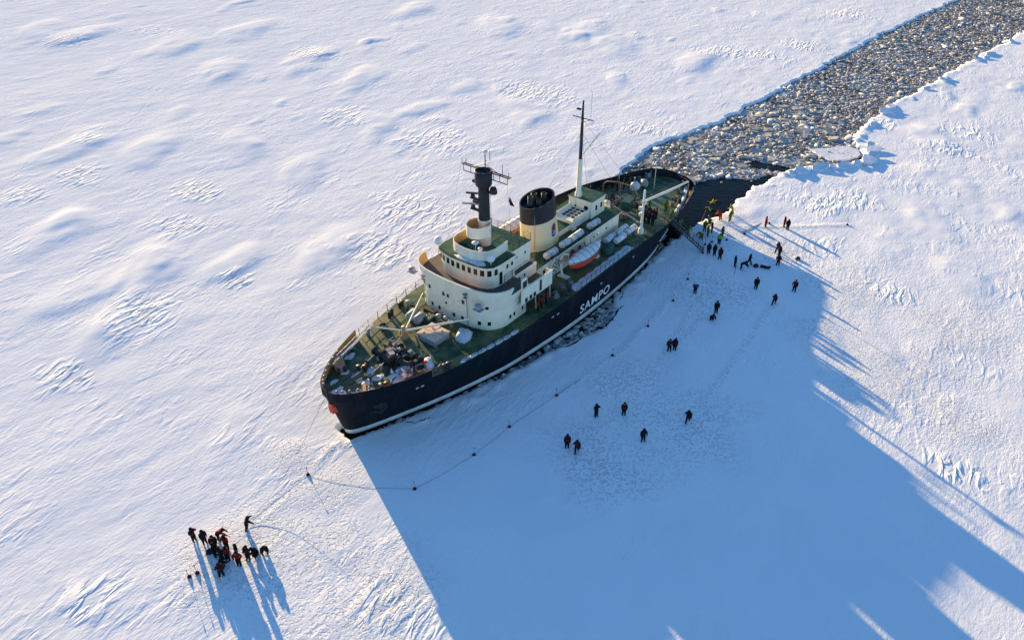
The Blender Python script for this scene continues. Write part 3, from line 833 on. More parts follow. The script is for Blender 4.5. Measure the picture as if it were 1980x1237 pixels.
mb = MB().tube([(p[0] - .06, p[1] * 1.01, 11.55) for p in full], .03, 5); mb.build('hand_rail', M['cream'], wheel)
# radar dome dishes and antenna on the roof
for s_, q, r_ in ((20.8, 4.2, .55), (21.4, -3.5, .52)):
    mb = MB().tube([(s_, q, 13.1), (s_, q, 13.6)], .06, 6).lathe([(.0, 0), (r_ * .8, .12), (r_, .4), (r_ * .85, .75), (r_ * .45, .95), (0, 1.0)], (s_, q, 13.5), 14)
    mb.build('satellite_dome', M['white'], wheel)
mb = MB().tube([(20.9, -1.6, 13.1), (20.9, -1.6, 15.6)], .03, 5).lathe([(.0, 0), (.4, .03), (.42, .12), (.1, .3), (0, .32)], (20.9, -1.6, 15.5), 12); mb.build('satellite_antenna', M['white'], wheel)
# snow lying on the wheelhouse roof
def snow_patch(name, pts, z, h, parent, seed=0):
    g_ = np.random.default_rng(seed); n = len(pts); cx = sum(p[0] for p in pts) / n; cy = sum(p[1] for p in pts) / n
    mb = MB(); vs = []; 
    for k, sc in enumerate((1, .93, .6, .25)):
        for p in pts: vs.append((cx + (p[0] - cx) * sc * g_.uniform(.95, 1.05), cy + (p[1] - cy) * sc * g_.uniform(.95, 1.05), z + (0, .6, .9, 1)[k] * h * (g_.uniform(.6, 1.2) if k else 1)))
    fs = [(k * n + i, k * n + (i + 1) % n, (k + 1) * n + (i + 1) % n, (k + 1) * n + i) for k in range(3) for i in range(n)] + [tuple(range(3 * n, 4 * n))]
    mb.add(vs, fs, 0, True)
    return tag(mb.build(name, M['decksnow'], parent))
snow_patch('roof_snow', [(20.15, -2.6), (20.1, 0.4), (20.5, 1.5), (21.0, .6), (20.85, -1.2), (21.3, -2.6), (20.8, -3.2)], 13.12, .08, wheel, 1)

# compass platform on the roof
cp_half = [(20.75, -.01), (20.85, -1.1), (21.2, -2.1), (21.9, -2.8), (22.9, -3.05), (25.3, -2.95)]
cpp = ([(s, -q) for s, q in cp_half[::-1]] + cp_half)
mb = MB().wall(cpp, 13.1, 14.4, -.1, 0, 1, cap=0)
cplat = mb.build('compass_platform', [M['cream'], M['buff']], ship)
mb = MB().lathe([(.3, 0), (.3, .5), (.2, .9), (.28, 1.0), (.30, 1.25), (.0, 1.4)], (21.9, -1.5, 13.12), 12); mb.build('compass_binnacle', M['white'], cplat)
mb = MB().box((22.9, .4, 13.4), (1.3, 1.2, .5)).box((22.5, 1.7, 13.5), (.6, .5, .8)); mb.build('locker', M['tarpgreen'], cplat)

# chart house behind
mb = MB().prism([(25.35, -3.6), (25.35, 3.6), (29.0, 3.6), (29.0, -3.6)], 10.12, 12.95, 0)
mb.prism([(25.25, -3.7), (25.25, 3.7), (29.1, 3.7), (29.1, -3.7)], 12.95, 13.1, 0, 1)
chart = mb.build('chart_house', [M['cream'], M['roofgreen']], ship)
for s_ in (26.2, 27.9):
    for sg in (-1, 1): window(chart, PORT, (s_, sg * 3.602, 11.9), (0, sg), 'porthole')
rail([(25.6, -3.6, 13.1), (29.0, -3.6, 13.1), (29.0, 3.6, 13.1), (25.6, 3.6, 13.1)], h=1.0, m='black', step=1.1)
mb = MB().lathe([(.33, 0), (.36, .03), (.36, .09), (.25, .1), (.25, .05)], (0, 0, 0), 12)
o = mb.build('life_ring', M['white'], chart, (26.0, -3.66, 11.6)); o.rotation_euler = (R(90), 0, 0)

# ------------------------------------------------------------------ fore mast
FS, FQ = 24.9, .3
mb = MB().lathe([(.82, 13.1), (.80, 16.5)], (FS, FQ, 0), 18).lathe([(.72, 16.5), (.66, 20.7)], (FS, FQ, 0), 18, 1)
mb.lathe([(.70, 20.6), (1.0, 21.0), (1.08, 22.7), (.95, 22.75), (.9, 22.5), (.0, 22.45)], (FS, FQ, 0), 18, 1)
fm = mb.build('fore_mast', [M['cream'], M['black']], ship)
tub = [(FS - 1.0 + 1.75 * math.cos(t) * (1.0 if math.cos(t) < 0 else .75), FQ + 1.45 * math.sin(t)) for t in np.linspace(0, 2 * math.pi, 22, endpoint=False)]
mb = MB().wall(tub[::-1], 15.05, 16.35, .08, 0, 1, closed=True, cap=0).prism(tub, 14.95, 15.06, 0)
tag(mb.build('crows_nest', [M['cream'], M['buff']], fm))
mb = MB()
for z0, z1 in ((22.5, 21.75),):
    for ds in (0, .35):
        mb.tube([(FS + .3 + ds, FQ + 3.6, z0 + .05), (FS + .3 + ds, FQ - 3.6, z0 + .05)], .07, 5)
    mb.tube([(FS + .3, FQ + 3.3, z1), (FS + .3, FQ - 3.3, z1)], .06, 5)
    for q in (-3.3, -2.2, -1.3, 1.3, 2.2, 3.3): mb.tube([(FS + .3, FQ + q, z0), (FS + .3, FQ + q, z1)], .04, 5)
for q, hh in ((3.5, .7), (2.9, .9), (-3.5, .8), (-2.6, 1.5)): mb.tube([(FS + .3, FQ + q, 22.5), (FS + .3, FQ + q, 22.5 + hh)], .035, 5)
mb.tube([(FS + .3, FQ + 3.1, 23.0), (FS + .3, FQ + 2.6, 23.4)], .03, 5)
mb.tube([(FS + .3, FQ + 1.8, 22.6), (FS, FQ - .2, 23.6)], .05, 5)
mb.build('signal_yard', M['black'], fm)
mb = MB().tube([(FS, FQ - .3, 22.4), (FS, FQ - .3, 25.0)], .06, 6).lathe([(0, 0), (.3, .02), (.34, .15), (.2, .28), (0, .3)], (FS, FQ - .3, 25.0), 10, 1)
mb.tube([(FS, FQ - .3, 24.0), (FS, FQ - 1.0, 24.2), (FS, FQ - 1.0, 25.4)], .035, 5).tube([(FS, FQ - .3, 23.6), (FS + .3, FQ - 2.4, 22.6)], .03, 5)
mb.build('top_antenna', [M['black'], M['white']], fm)
def radar(z, L_, side, name='radar_scanner', m='black'):
    mb = MB().box((FS - .5, FQ + .9 * side, z - .25), (.5, 1.4, .1)).lathe([(.3, 0), (.22, .4)], (FS - .4, FQ + 1.4 * side, z - .2), 10)
    mb.box((FS - .4, FQ + 1.4 * side, z + .3), (.22, L_, .18), rz=.5, mi=1)
    mb.build(name, [M['dark'], M[m]], fm)
radar(17.9, 2.6, 1, m='grey'); radar(19.3, 1.6, 1)
mb = MB().lathe([(.45, 0), (.5, .2), (.35, .75), (0, .85)], (FS + .2, FQ - 1.3, 20.1), 10).tube([(FS, FQ, 20.0), (FS + .2, FQ - 1.3, 20.2)], .09, 5)
mb.build('navigation_light', M['black'], fm)
for z_ in (21.2, 18.6): MB().box((FS - .2, FQ + 1.0, z_), (.6, .7, .3)).build('navigation_light', M['black'], fm)
mb = MB()
for dq in (-.2, .2): mb.tube([(FS + .85, FQ + dq - .2, 13.2), (FS + .75, FQ + dq - .2, 22.0)], .02, 4)
for k in range(28): mb.tube([(FS + .85 - k * .0035, FQ - .4, 13.4 + k * .31), (FS + .85 - k * .0035, FQ, 13.4 + k * .31)], .015, 4)
mb.build('mast_ladder', M['black'], fm)
# ------------------------------------------------------------------ funnel
mb = MB()
prof = [(8.5, 36.0, 3.35, 2.15, 0), (9.2, 35.95, 3.25, 2.1, 0), (12.62, 35.5, 3.0, 2.0, 0), (12.62, 35.5, 3.02, 2.02, 1), (14.5, 35.3, 2.92, 1.95, 1), (15.3, 35.2, 2.86, 1.92, 1), (15.3, 35.2, 2.68, 1.75, 1), (14.5, 35.2, 2.66, 1.73, 1)]
n = 36; vs = []
for z_, c0, a_, b_, mi in prof:
    for k in range(n):
        t = 2 * math.pi * k / n
        zz = z_ + (.35 * math.cos(t) if z_ > 15 else 0)
        vs.append((c0 + a_ * math.cos(t), b_ * math.sin(t), zz))
for j in range(len(prof) - 1):
    mb.add(vs, [(j * n + k, j * n + (k + 1) % n, (j + 1) * n + (k + 1) % n, (j + 1) * n + k) for k in range(n)], prof[j][4] if j != 2 else 1, True)
mb.add(vs[-n:], [tuple(range(n))], 1)
funnel = mb.build('funnel', [M['funnel'], M['black']], ship)
mb = MB()
for s_, q, r_, h_ in ((33.9, .1, .38, 1.5), (34.8, -.6, .32, 1.1), (35.3, .6, .4, 1.3), (36.3, -.3, .36, 1.2), (37.0, .4, .28, .9)):
    mb.lathe([(r_, 14.5), (r_, 14.5 + h_), (r_ * .8, 14.5 + h_), (r_ * .8, 14.9)], (s_, q, 0), 12)
mb.box((34.4, .5, 15.0), (.5, .5, .7)); mb.build('exhaust_pipe', M['dark'], funnel)
mb = MB().tube([(33.2, -1.25, 9.0), (33.05, -1.2, 15.2)], .035, 5); mb.build('vent_pipe', M['grey'], funnel)
def crest(parent, side, z0=11.0, sc=1.0, s0=36.2):
    """heraldic shield wrapped on the funnel: crown, red chief, blue field with a white bar"""
    def surf(s_, z_):
        t = (z_ - 8.5) / (15.3 - 8.5); c0 = 36.0 - .8 * t; a_ = 3.35 - .49 * t; b_ = 2.15 - .23 * t
        return side * b_ * math.sqrt(max(0, 1 - ((s_ - c0) / a_) ** 2)) + side * .03
    mb = MB()
    def patch(poly, mi, off=0):
        pts = [(s0 + x * sc, surf(s0 + x * sc, z0 + y * sc) + side * off, z0 + y * sc) for x, y in poly]
        mb.add(pts, [tuple(range(len(pts))) if side < 0 else tuple(range(len(pts)))[::-1]], mi)
    patch([(-.5, 0), (.5, 0), (.5, .62), (-.5, .62)], 0)
    patch([(-.5, -.75), (0, -1.0), (.5, -.75), (.5, 0), (-.5, 0)][::1], 1)
    patch([(-.3, -.62), (.32, -.34), (.32, -.22), (-.3, -.5)], 2, .012)
    patch([(-.22, .1), (.2, .1), (.2, .5), (-.22, .5)], 3, .012)
    patch([(-.36, .64), (.36, .64), (.42, .92), (.18, .80), (0, .98), (-.18, .80), (-.42, .92)], 4)
    return mb.build('crest', [M['crest_red'], M['crest_blue'], M['white'], M['black'], M['dark']], parent)
crest(funnel, -1, 10.9, 1.0, 36.3); crest(funnel, 1, 10.9, 1.0, 36.3)
rail([(30.2, -2.6, 8.56), (32.5, -2.6, 8.56)], h=.9)
# ------------------------------------------------------------------ casing, skylight, mast house
mb = MB().prism([(37.5, -1.35), (37.5, 1.35), (41.4, 1.35), (41.4, -1.35)], 8.5, 9.35, 0, 1)
mb.prism([(41.2, -1.9), (41.2, 1.9), (42.0, 1.9), (42.0, -1.9)], 8.5, 9.1, 0)
casing = mb.build('engine_casing', [M['cream'], M['roofgreen']], ship)
mb = MB().prism([(41.5, -1.6), (41.5, 1.7), (45.6, 1.7), (45.6, -1.6)], 8.5, 9.75, 0)
mb.wall([(41.5, -1.6), (45.6, -1.6)], 9.7, 10.1, -.06).wall([(45.6, 1.7), (41.5, 1.7)], 9.7, 10.1, -.06)
sk = mb.build('engine_skylight', M['cream'], ship)
for i in range(4):
    for j in range(3):
        mb = MB().lathe([(.3, 0), (.3, .06), (.22, .07), (.22, .02), (0, .02)], (42.7 + i * .75, -.8 + j * .75, 9.755), 10); mb.build('skylight_port', M['dark'], sk)
mb = MB().prism([(45.7, -1.9), (45.7, 2.0), (49.2, 2.0), (49.2, -1.9)], 8.5, 11.05, 0)
mb.prism([(45.6, -2.0), (45.6, 2.1), (49.3, 2.1), (49.3, -2.0)], 11.05, 11.17, 0, 1)
mh = mb.build('mast_house', [M['cream'], M['roofgreen']], ship)
for s_ in (46.9, 48.2): window(mh, window_mesh(.5, .8), (s_, -1.903, 9.9), (0, -1))
window(mh, window_mesh(.7, 1.6), (45.697, -1.0, 9.55), (-1, 0), 'mast_house_door'); window(mh, PORT, (45.697, .8, 9.9), (-1, 0), 'porthole')
mb = MB().prism([(49.25, -1.0), (49.25, .6), (50.3, .6), (50.3, -1.0)], 8.5, 9.3).lathe([(.55, 5.5), (.55, 8.8), (.0, 9.1)], (51.4, -1.0, 0), 12)
mb.build('ventilator', M['cream'], ship)
AS, AQ = 46.3, .8
mb = MB().lathe([(.52, 11.15), (.5, 11.7), (.36, 12.0), (.33, 16.8)], (AS, AQ, 0), 12).lathe([(.25, 16.8), (.22, 20.5), (.17, 23.0), (.12, 25.0), (0, 25.05)], (AS, AQ, 0), 10, 1)
am = mb.build('main_mast', [M['cream'], M['black']], ship)
mb = MB().tube([(AS, AQ + 1.5, 22.6), (AS, AQ - 1.7, 22.6)], .07, 5).tube([(AS + .9, AQ + .5, 22.4), (AS - .9, AQ - .5, 22.4)], .05, 5).box((AS - .2, AQ + .5, 23.8), (.3, .6, .2))
mb.tube([(AS, AQ - 1.3, 22.6), (AS, AQ - 1.3, 26.5)], .02, 4).tube([(AS, AQ, 22.0), (AS, AQ - 1.2, 22.55)], .04, 5)
mb.build('crosstree', M['black'], am)
mb = MB().tube([(AS + .3, AQ - .2, 17.4), (AS + 1.3, AQ - 2.1, 20.6)], .045, 5); mb.build('gaff', M['black'], am)
mb = MB()
for a, b_ in (((AS, AQ, 20.6), (38.0, 3.9, 8.6)), ((AS, AQ, 20.6), (38.0, -3.9, 8.6)), ((AS, AQ, 20.6), (52.5, -3.9, 8.6)), ((AS, AQ, 20.6), (55.5, 4.8, 6.0)), ((AS, AQ, 22.5), (60, 0, 8.0)), ((AS + .4, AQ, 10.9), (AS + .3, AQ, 21.0))): mb.tube([a, b_], .016, 4)
mb.build('mast_stay', M['black'], am)
mb = MB()
for a, b_ in (((FS, FQ, 21.0), (3.0, 0, 7.2)), ((FS, FQ + 3.5, 22.4), (FS, 6.6, 11.3)), ((FS, FQ - 3.5, 22.4), (FS + .5, -3.6, 13.2))): mb.tube([a, b_], .014, 4)
mb.build('mast_stay', M['black'], fm)
pen = MB().add([(FS + .6, FQ - 3.4, 20.2), (FS + .8, FQ - 3.6, 19.5), (FS + .9, FQ - 3.9, 18.9), (FS + .7, FQ - 3.4, 19.0), (FS + .55, FQ - 3.3, 19.6)], [(0, 1, 2, 3, 4), (4, 3, 2, 1, 0)]).build('pennant', M['flag'], None)
pen.location = ST; pen.rotation_euler = (0, 0, SH)
tag(pen, 'small dark pennant hanging from the yard of the fore mast', 'flag')
# ------------------------------------------------------------------ name on the port bow
def text_mesh(txt, size, spacing=1.0):
    cu = bpy.data.curves.new('t', 'FONT'); cu.body = txt; cu.size = size; cu.space_character = spacing; cu.offset = .012 * size; cu.resolution_u = 3
    o = bpy.data.objects.new('t', cu); col.objects.link(o)
    dg = bpy.context.evaluated_depsgraph_get(); me_ = bpy.data.meshes.new_from_object(o.evaluated_get(dg))
    bpy.data.objects.remove(o); bpy.data.curves.remove(cu)
    return me_
for sg in (-1, 1):
    me_ = text_mesh('SAMPO', 1.9, 1.12)
    bm = bmesh.new(); bm.from_mesh(me_); bmesh.ops.triangulate(bm, faces=bm.faces); bmesh.ops.subdivide_edges(bm, edges=[e for e in bm.edges if e.calc_length() > .8], cuts=2)
    wmax = max(v.co.x for v in bm.verts)
    for v in bm.verts:
        x, y = v.co.x / wmax * 7.3, v.co.y
        s_ = 33.7 + (x if sg < 0 else 7.3 - x); z_ = 1.45 + y
        v.co = (s_, sg * (hullq(s_, z_) + .02), z_)
    if sg > 0: bmesh.ops.reverse_faces(bm, faces=bm.faces)
    bm.to_mesh(me_); bm.free(); me_.materials.clear(); me_.materials.append(M['letter']); me_.name = 'ship_name'
    tag(obj('ship_name', me_, ship), 'white painted letters SAMPO on the dark hull')
# red emblem on the stem, anchors in their pockets
mb = MB().prism([(-1.5, -.40), (-1.5, .40), (-.9, .6), (-.9, -.6)], 4.4, 5.2, 0).prism([(-1.55, -.28), (-1.55, .28), (-1.0, .45), (-1.0, -.45)], 4.15, 5.45, 0)
mb.build('stem_emblem', M['red'], ship)
for sg in (-1, 1):
    s_, z_ = 2.6, 4.1; q = hullq(s_, z_)
    mb = MB().lathe([(.75, 0), (.7, .05), (.0, .06)], (0, 0, 0), 12)
    o = mb.build('anchor_pocket', M['black'], ship, (s_, sg * (q + .02), z_)); o.rotation_euler = (R(90) * (1 if sg < 0 else -1), 0, R(-28) * sg * -1)
    mb = MB().tube([(s_, sg * (q + .15), z_ + .5), (s_ - .1, sg * (q + .1), z_ - .7)], .12, 6).tube([(s_ - .9, sg * (q - .15), z_ - .35), (s_ - .1, sg * (q + .1), z_ - .85), (s_ + .7, sg * (q + .35), z_ - .35)], .13, 6)
    mb.build('anchor', M['black'], ship)
    for s2, z2 in ((6.5, 5.0), (7.1, 5.0), (27.5, 4.4), (28.6, 4.3), (38.5, 4.0), (47, 4.2)):
        q2 = hullq(s2, z2); MB().box((s2, sg * q2, z2), (.42, .1, .16)).build('scupper', M['stripe'], hull)
# ------------------------------------------------------------------ fore deck equipment
zf = zdeck(10) + .1
# derrick post with three booms fanned out over the deck
mb = MB().lathe([(.55, zf - .2), (.5, zf + .3), (.28, zf + .35), (.26, zf + 1.5), (.0, zf + 1.55)], (11.4, 1.6, 0), 14)
for k in range(10):
    t = k * .628; mb.tube([(11.4 + .5 * math.cos(t), 1.6 + .5 * math.sin(t), zf + .1), (11.4 + .8 * math.cos(t), 1.6 + .8 * math.sin(t), zf + .5), (11.4 + .45 * math.cos(t + .5), 1.6 + .45 * math.sin(t + .5), zf + .9)], .05, 5)
post = mb.build('derrick_post', M['buff'], ship)
for e, r_ in (((9.0, 6.1, 7.0), .08), ((17.4, 4.1, 8.1), .09), ((17.3, -3.5, 7.6), .12)):
    a = Vector((11.4, 1.4, zf + 1.0)); e = Vector(e)
    MB().tube([a, a.lerp(e, .5), e], [r_, r_ * 1.15, r_ * .8], 8).build('derrick_boom', M['cream'], post)
MB().tube([(17.3, -3.5, 7.6), (17.5, -2.8, 10.2)], .015, 4).tube([(11.4, 1.6, zf + 1.5), (17.5, -2.8, 10.2)], .015, 4).build('topping_wire', M['dark'], post)
# hatch with peach lids
mb = MB().prism([(12.2, -2.5), (12.2, .2), (14.7, .2), (14.7, -2.5)], zf - .2, zf + .65, 0)
hatch = mb.build('cargo_hatch', M['grey'], ship)
for (a, b_, c_, d_), tilt in (((12.1, 13.3, -1.1, .3), .1), ((13.4, 14.8, -1.1, .3), -.12), ((12.1, 13.5, -2.6, -1.2), .0), ((13.6, 14.8, -2.6, -1.2), .06)):
    MB().box(((a + b_) / 2, (c_ + d_) / 2, zf + .73), (b_ - a, d_ - c_, .12), ry=tilt * .5).box(((a + b_) / 2, (c_ + d_) / 2, zf + .85), (.3, .12, .1)).build('hatch_lid', M['peach'], hatch)
# windlass and mooring winches
wl_ = empty('windlass', None); wl_.parent = ship
def drum(c, r_, L_, rz, m='dark'):
    d = Vector((math.cos(rz), math.sin(rz), 0)); a = Vector(c) - d * L_ / 2; e = Vector(c) + d * L_ / 2
    mb = MB().tube([a, a + d * .08], r_, 14).tube([a + d * .08, e - d * .08], r_ * .6, 14).tube([e - d * .08, e], r_, 14)
    mb.box((c[0], c[1], c[2] - r_ * .8), (.5, .5, r_ * .6), rz=rz)
    return mb
for c_, r_, L_, rz in (((6.6, -.4, zf + .75), .6, 1.5, 1.5), ((6.8, 1.2, zf + .7), .5, 1.1, 1.6), ((8.2, -1.6, zf + .7), .55, 1.3, 1.1), ((7.2, -2.6, zf + .75), .55, 1.6, 1.7), ((9.0, -.2, zf + .55), .42, 1.0, .8), ((8.9, -3.0, zf + .6), .45, .9, 1.4)):
    drum(c_, r_, L_, rz).build('winch_drum', M['dark'], ship)
bpy.data.objects.remove(wl_)
g_ = random.Random(3)
for k in range(16):
    s_, q = 5.6 + g_.random() * 4.0, -3.6 + g_.random() * 4.6; h_ = g_.uniform(.3, 1.0)
    mb = MB().box((s_, q, zf + h_ / 2), (g_.uniform(.25, .8), g_.uniform(.25, .7), h_), rz=g_.random() * 3)
    mb.build('winch_gearbox', M[g_.choice(['dark', 'steel', 'dark', 'grey'])], ship)
for c_ in ((5.3, -.9), (5.0, .9)):
    MB().tube([(c_[0] + .9, c_[1], zf + .9), (c_[0] - 1.4, c_[1] * .9, zf + .42), (.9, c_[1] * .55, zdeck(0) + .45)], .075, 6).build('anchor_chain', M['dark'], ship)
for s_, q, h_ in ((2.0, 2.3, .8), (2.6, 2.0, .7), (3.6, .9, .8), (4.1, .5, .7), (13.3, 6.0, .75), (13.9, 6.2, .75), (15.7, 6.6, .7), (16.2, 6.7, .7), (9.8, -6.2, .7), (10.3, -6.3, .7), (3.0, -3.2, .7), (3.5, -3.5, .7), (62, 6.4, .7), (62.6, 6.3, .7)):
    MB().lathe([(.22, 0), (.2, h_ * .8), (.28, h_ * .85), (.28, h_), (0, h_ + .03)], (s_, q, zdeck(s_) + .05), 10).build('mooring_bollard', M['dark'], ship)
for k in range(14):      # fairlead rollers along the bow rim
    t = -1 + 2 * k / 13; s_ = float(np.interp(abs(t), [0, .3, .6, 1], [-1.5, -.8, .6, 3.5])); q = math.copysign(max(0, deckq(s_) - .18), t)
    MB().lathe([(.12, 0), (.2, .1), (.12, .25), (0, .27)], (s_ + .15, q, zdeck(s_) + 1.03), 8).build('fairlead_roller', M['steel'], ship)
# grey gangplank along the starboard bulwark, timber on the deck
mb = MB().box((6.0, 4.45, zf + .78), (8.4, .55, .1), rz=R(14)).tube([(2.0, 3.2, zf + 1.0), (10.0, 5.2, zf + 1.1)], .05, 5).tube([(2.1, 3.75, zf + 1.0), (10.0, 5.75, zf + 1.1)], .05, 5)
for k in range(3): mb.box((3 + 3 * k, 3.75 + .72 * k, zf + .35), (.12, .5, .8), rz=R(14))
mb.build('gangplank_rack', M['grey'], ship)
# ventilators and small lockers in front of the house
for s_, q in ((16.3, .6), (16.6, -.4), (16.2, 5.6), (16.4, -1.3)):
    MB().lathe([(.24, 0), (.22, .7), (.36, .8), (.36, 1.0), (0, 1.15)], (s_, q, zf - .1), 10).build('ventilator', M['grey'], ship)
MB().box((15.6, 1.6, zf + .3), (1.4, 1.1, .7), rz=.1).build('deck_locker', M['tarpgreen'], ship)
MB().box((16.9, 2.6, zf + .25), (.5, 1.8, .6)).build('deck_locker', M['dark'], ship)
MB().box((9.6, .9, zf + .05), (.9, 2.2, .1), rz=.2).build('deck_plate', M['steel'], ship)
# snow lying on the fore deck
g_ = random.Random(17)
for k in range(34):
    if k < 24: s_ = g_.uniform(-.8, 5.6); q = g_.uniform(-1, 1) * max(.1, deckq(s_) - .7)
    else: s_ = g_.uniform(5.5, 10.2); q = g_.uniform(-5.0, -1.6)
    n = 9; a0 = g_.random() * 6; rx_, ry_ = g_.uniform(.35, 1.0), g_.uniform(.25, .6)
    snow_patch('deck_snow', [(s_ + rx_ * math.cos(a0 + 6.283 * i / n) * g_.uniform(.6, 1.25), q + ry_ * math.sin(a0 + 6.283 * i / n) * g_.uniform(.6, 1.25)) for i in range(n)], zdeck(s_) + .05, g_.uniform(.06, .22), ship, 200 + k)
# loose hoses and cables on the fore deck
for k in range(14):
    s_, q = g_.uniform(4.5, 11), g_.uniform(-5, 2.5)
    pts = [(s_ + .5 * i + g_.uniform(-.5, .5), q + g_.uniform(-.8, .8), zdeck(s_) + g_.uniform(.16, .55)) for i in range(6)]
    MB().tube([tuple(p) for p in catmull(pts, 5)], g_.choice([.03, .045, .06]), 5).build('deck_hose', M[g_.choice(['dark', 'dark', 'rope', 'steel'])], ship)
for k in range(26):
    s_, q = g_.uniform(4.8, 10.2), g_.uniform(-4.8, 2.0); h_ = g_.uniform(.15, .9)
    MB().lathe([(g_.uniform(.1, .3), 0), (g_.uniform(.1, .3), h_ * .6), (g_.uniform(.05, .2), h_)], (s_, q, zdeck(s_) + .08), 8).build('deck_fitting', M[g_.choice(['dark', 'steel', 'dark', 'grey', 'white'])], ship)
for k in range(7):
    s_ = 12.5 + 1.3 * k; q = -(deckq(s_) - .35)
    snow_patch('edge_snow', [(s_ - .7, q + .1), (s_ - .3, q + .35), (s_ + .5, q + .3), (s_ + .9, q), (s_ + .4, q - .18), (s_ - .4, q - .15)], zdeck(s_) + .01, .14, ship, 20 + k)
for k in range(7):
    s_ = 62.5 + 1.5 * k; d = .35; q0 = -(deckq(s_) - .1); q1 = -(deckq(s_ + 1.5) - .1)
    snow_patch('edge_snow', [(s_, q0), (s_ + 1.5, q1), (s_ + 1.3, q1 + d + .3), (s_ - .1, q0 + d + .3)], zdeck(s_) + .02, .16, ship, 40 + k)
for k in range(8):
    s_ = 32.6 + 1.8 * k
    snow_patch('edge_snow', [(s_, -8.45), (s_ + 1.8, -8.45), (s_ + 1.8, -7.3), (s_ + .9, -7.15), (s_, -7.35)], zdeck(s_) + .06, .14, ship, 60 + k)
for k in range(8):
    s_ = 57.2 + .55 * k; q = -(hullq(s_, 1.7) + .15)
    snow_patch('fender_snow', [(s_, q), (s_ + .4, q + .05), (s_ + .35, q + .5), (s_, q + .45)], 1.75, .25, ship, 80 + k)
MB().tube([(s_, -(hullq(s_, 1.6) + .12), 1.6) for s_ in np.linspace(56.8, 62, 6)], .16, 6).build('stern_fender', M['dark'], ship)

# ------------------------------------------------------------------ midship: davits and port side machinery
def davit(s_, sg):
    mb = MB().tube([(s_, sg * 5.0, 5.6), (s_, sg * 4.7, 7.0), (s_, sg * 4.6, 8.3), (s_, sg * 5.0, 9.1), (s_, sg * 5.8, 9.35)], [.17, .16, .14, .12, .09], 7)
    mb.box((s_, sg * 5.2, 5.75), (.7, 1.6, .3)).tube([(s_, sg * 5.8, 9.3), (s_, sg * 5.9, 8.0)], .025, 4)
    mb.build('boat_davit', M['cream'], ship)
for sg in (-1, 1):
    for s_ in (34.4, 41.6): davit(s_, sg)
for s_, q, r_ in ((31.6, -7.0, .42), (33.4, -6.9, .35), (29.6, -7.3, .4)):
    drum((s_, q, zdeck(s_) + .55), r_, .8, .9).build('winch_drum', M['steel'], ship)
for s_, q in ((30.6, -6.2), (32.2, -7.6), (28.4, -7.5), (31.0, -7.8)):
    MB().box((s_, q, zdeck(s_) + .4), (.6, .5, .8), rz=.4).build('winch_gearbox', M['dark'], ship)
for s_ in (28.9, 30.2): MB().box((s_, -4.6, 6.4), (1.1, .7, 1.5)).build('deck_locker', M['cream'], ship)
# ------------------------------------------------------------------ aft deck
KP = (51.6, -6.9)
zk = zdeck(51.6)
mb = MB().lathe([(.42, zk), (.4, zk + .8), (.19, zk + 1.0), (.15, 12.3), (.0, 12.4)], (KP[0], KP[1], 0), 12)
mb.box((KP[0] + .15, KP[1], 10.4), (.55, .5, .6)).box((KP[0] - .3, KP[1] + .25, 9.5), (.45, .5, .5)).lathe([(.25, 0), (.32, .2), (.2, .5)], (KP[0] + .1, KP[1] + .35, 8.2), 10)
kp = mb.build('crane_post', M['cream'], ship)
MB().tube([(KP[0] + .3, KP[1], 10.5), (57, -7.9, 10.45), (61.4, -8.8, 10.6)], [.17, .19, .12], 8).build('crane_boom', M['cream'], kp)
MB().tube([(KP[0], KP[1], 12.2), (61.2, -8.75, 10.75)], .02, 4).build('topping_wire', M['dark'], kp)
MB().tube([(KP[0], KP[1], 7.2), (KP[0] + .1, KP[1] + .9, 6.9)], .1, 6).lathe([(.3, 0), (.3, .6), (.0, .7)], (KP[0] - .9, KP[1] + .4, zk), 8).build('crane_winch', M['steel'], kp)
# towing bow frame
mb = MB().tube([(58.4, 4.0, 5.2), (58.4, 4.0, 7.7), (58.9, 3.6, 8.0), (59.6, 2.2, 8.05), (59.7, -.7, 8.05), (57.0, -3.2, 7.9), (56.6, -3.5, 7.5), (56.6, -3.5, 5.2)], .10, 8)
mb.tube([(59.6, 1.6, 8.0), (59.6, 1.6, 5.2)], .1, 6).tube([(59.7, -.7, 8.0), (59.7, -.7, 5.2)], .1, 6)
mb.build('towing_frame', M['wood'], ship)
drum((57.0, .6, 6.3), .95, 2.2, 1.57).build('towing_winch', M['dark'], ship)
drum((55.2, 2.6, 6.1), .7, 1.6, 1.57).build('towing_winch', M['steel'], ship)
MB().prism([(52.2, 1.1), (52.2, 4.9), (53.9, 4.9), (53.9, 1.1)], 5.3, 7.9, 0).prism([(52.1, 1.0), (52.1, 5.0), (54.0, 5.0), (54.0, 1.0)], 7.9, 8.02, 0).build('companionway_house', M['white'], ship)
MB().lathe([(.6, 0), (.6, 1.6), (.75, 1.9), (.5, 2.4), (0, 2.55)], (51.9, .4, 5.4), 12).build('mushroom_vent', M['cream'], ship)
MB().box((60.7, .8, zdeck(61) + .45), (1.8, 1.8, .8)).build('deck_locker', M['tarpgreen'], ship)
MB().box((56.4, -1.6, 6.6), (1.9, 1.5, 1.6), rz=.2).build('net_pile', M['tarpgreen'], ship)
g_ = random.Random(9)
for k in range(30):
    s_, q = 51.0 + g_.random() * 10, -3.2 + g_.random() * 9.5; h_ = g_.uniform(.3, 1.1)
    MB().box((s_, q, zdeck(s_) + .05 + h_ / 2), (g_.uniform(.3, 1), g_.uniform(.3, .9), h_), rz=g_.random() * 3).build('winch_gearbox', M[g_.choice(['dark', 'wood', 'dark', 'steel', 'wood'])], ship)
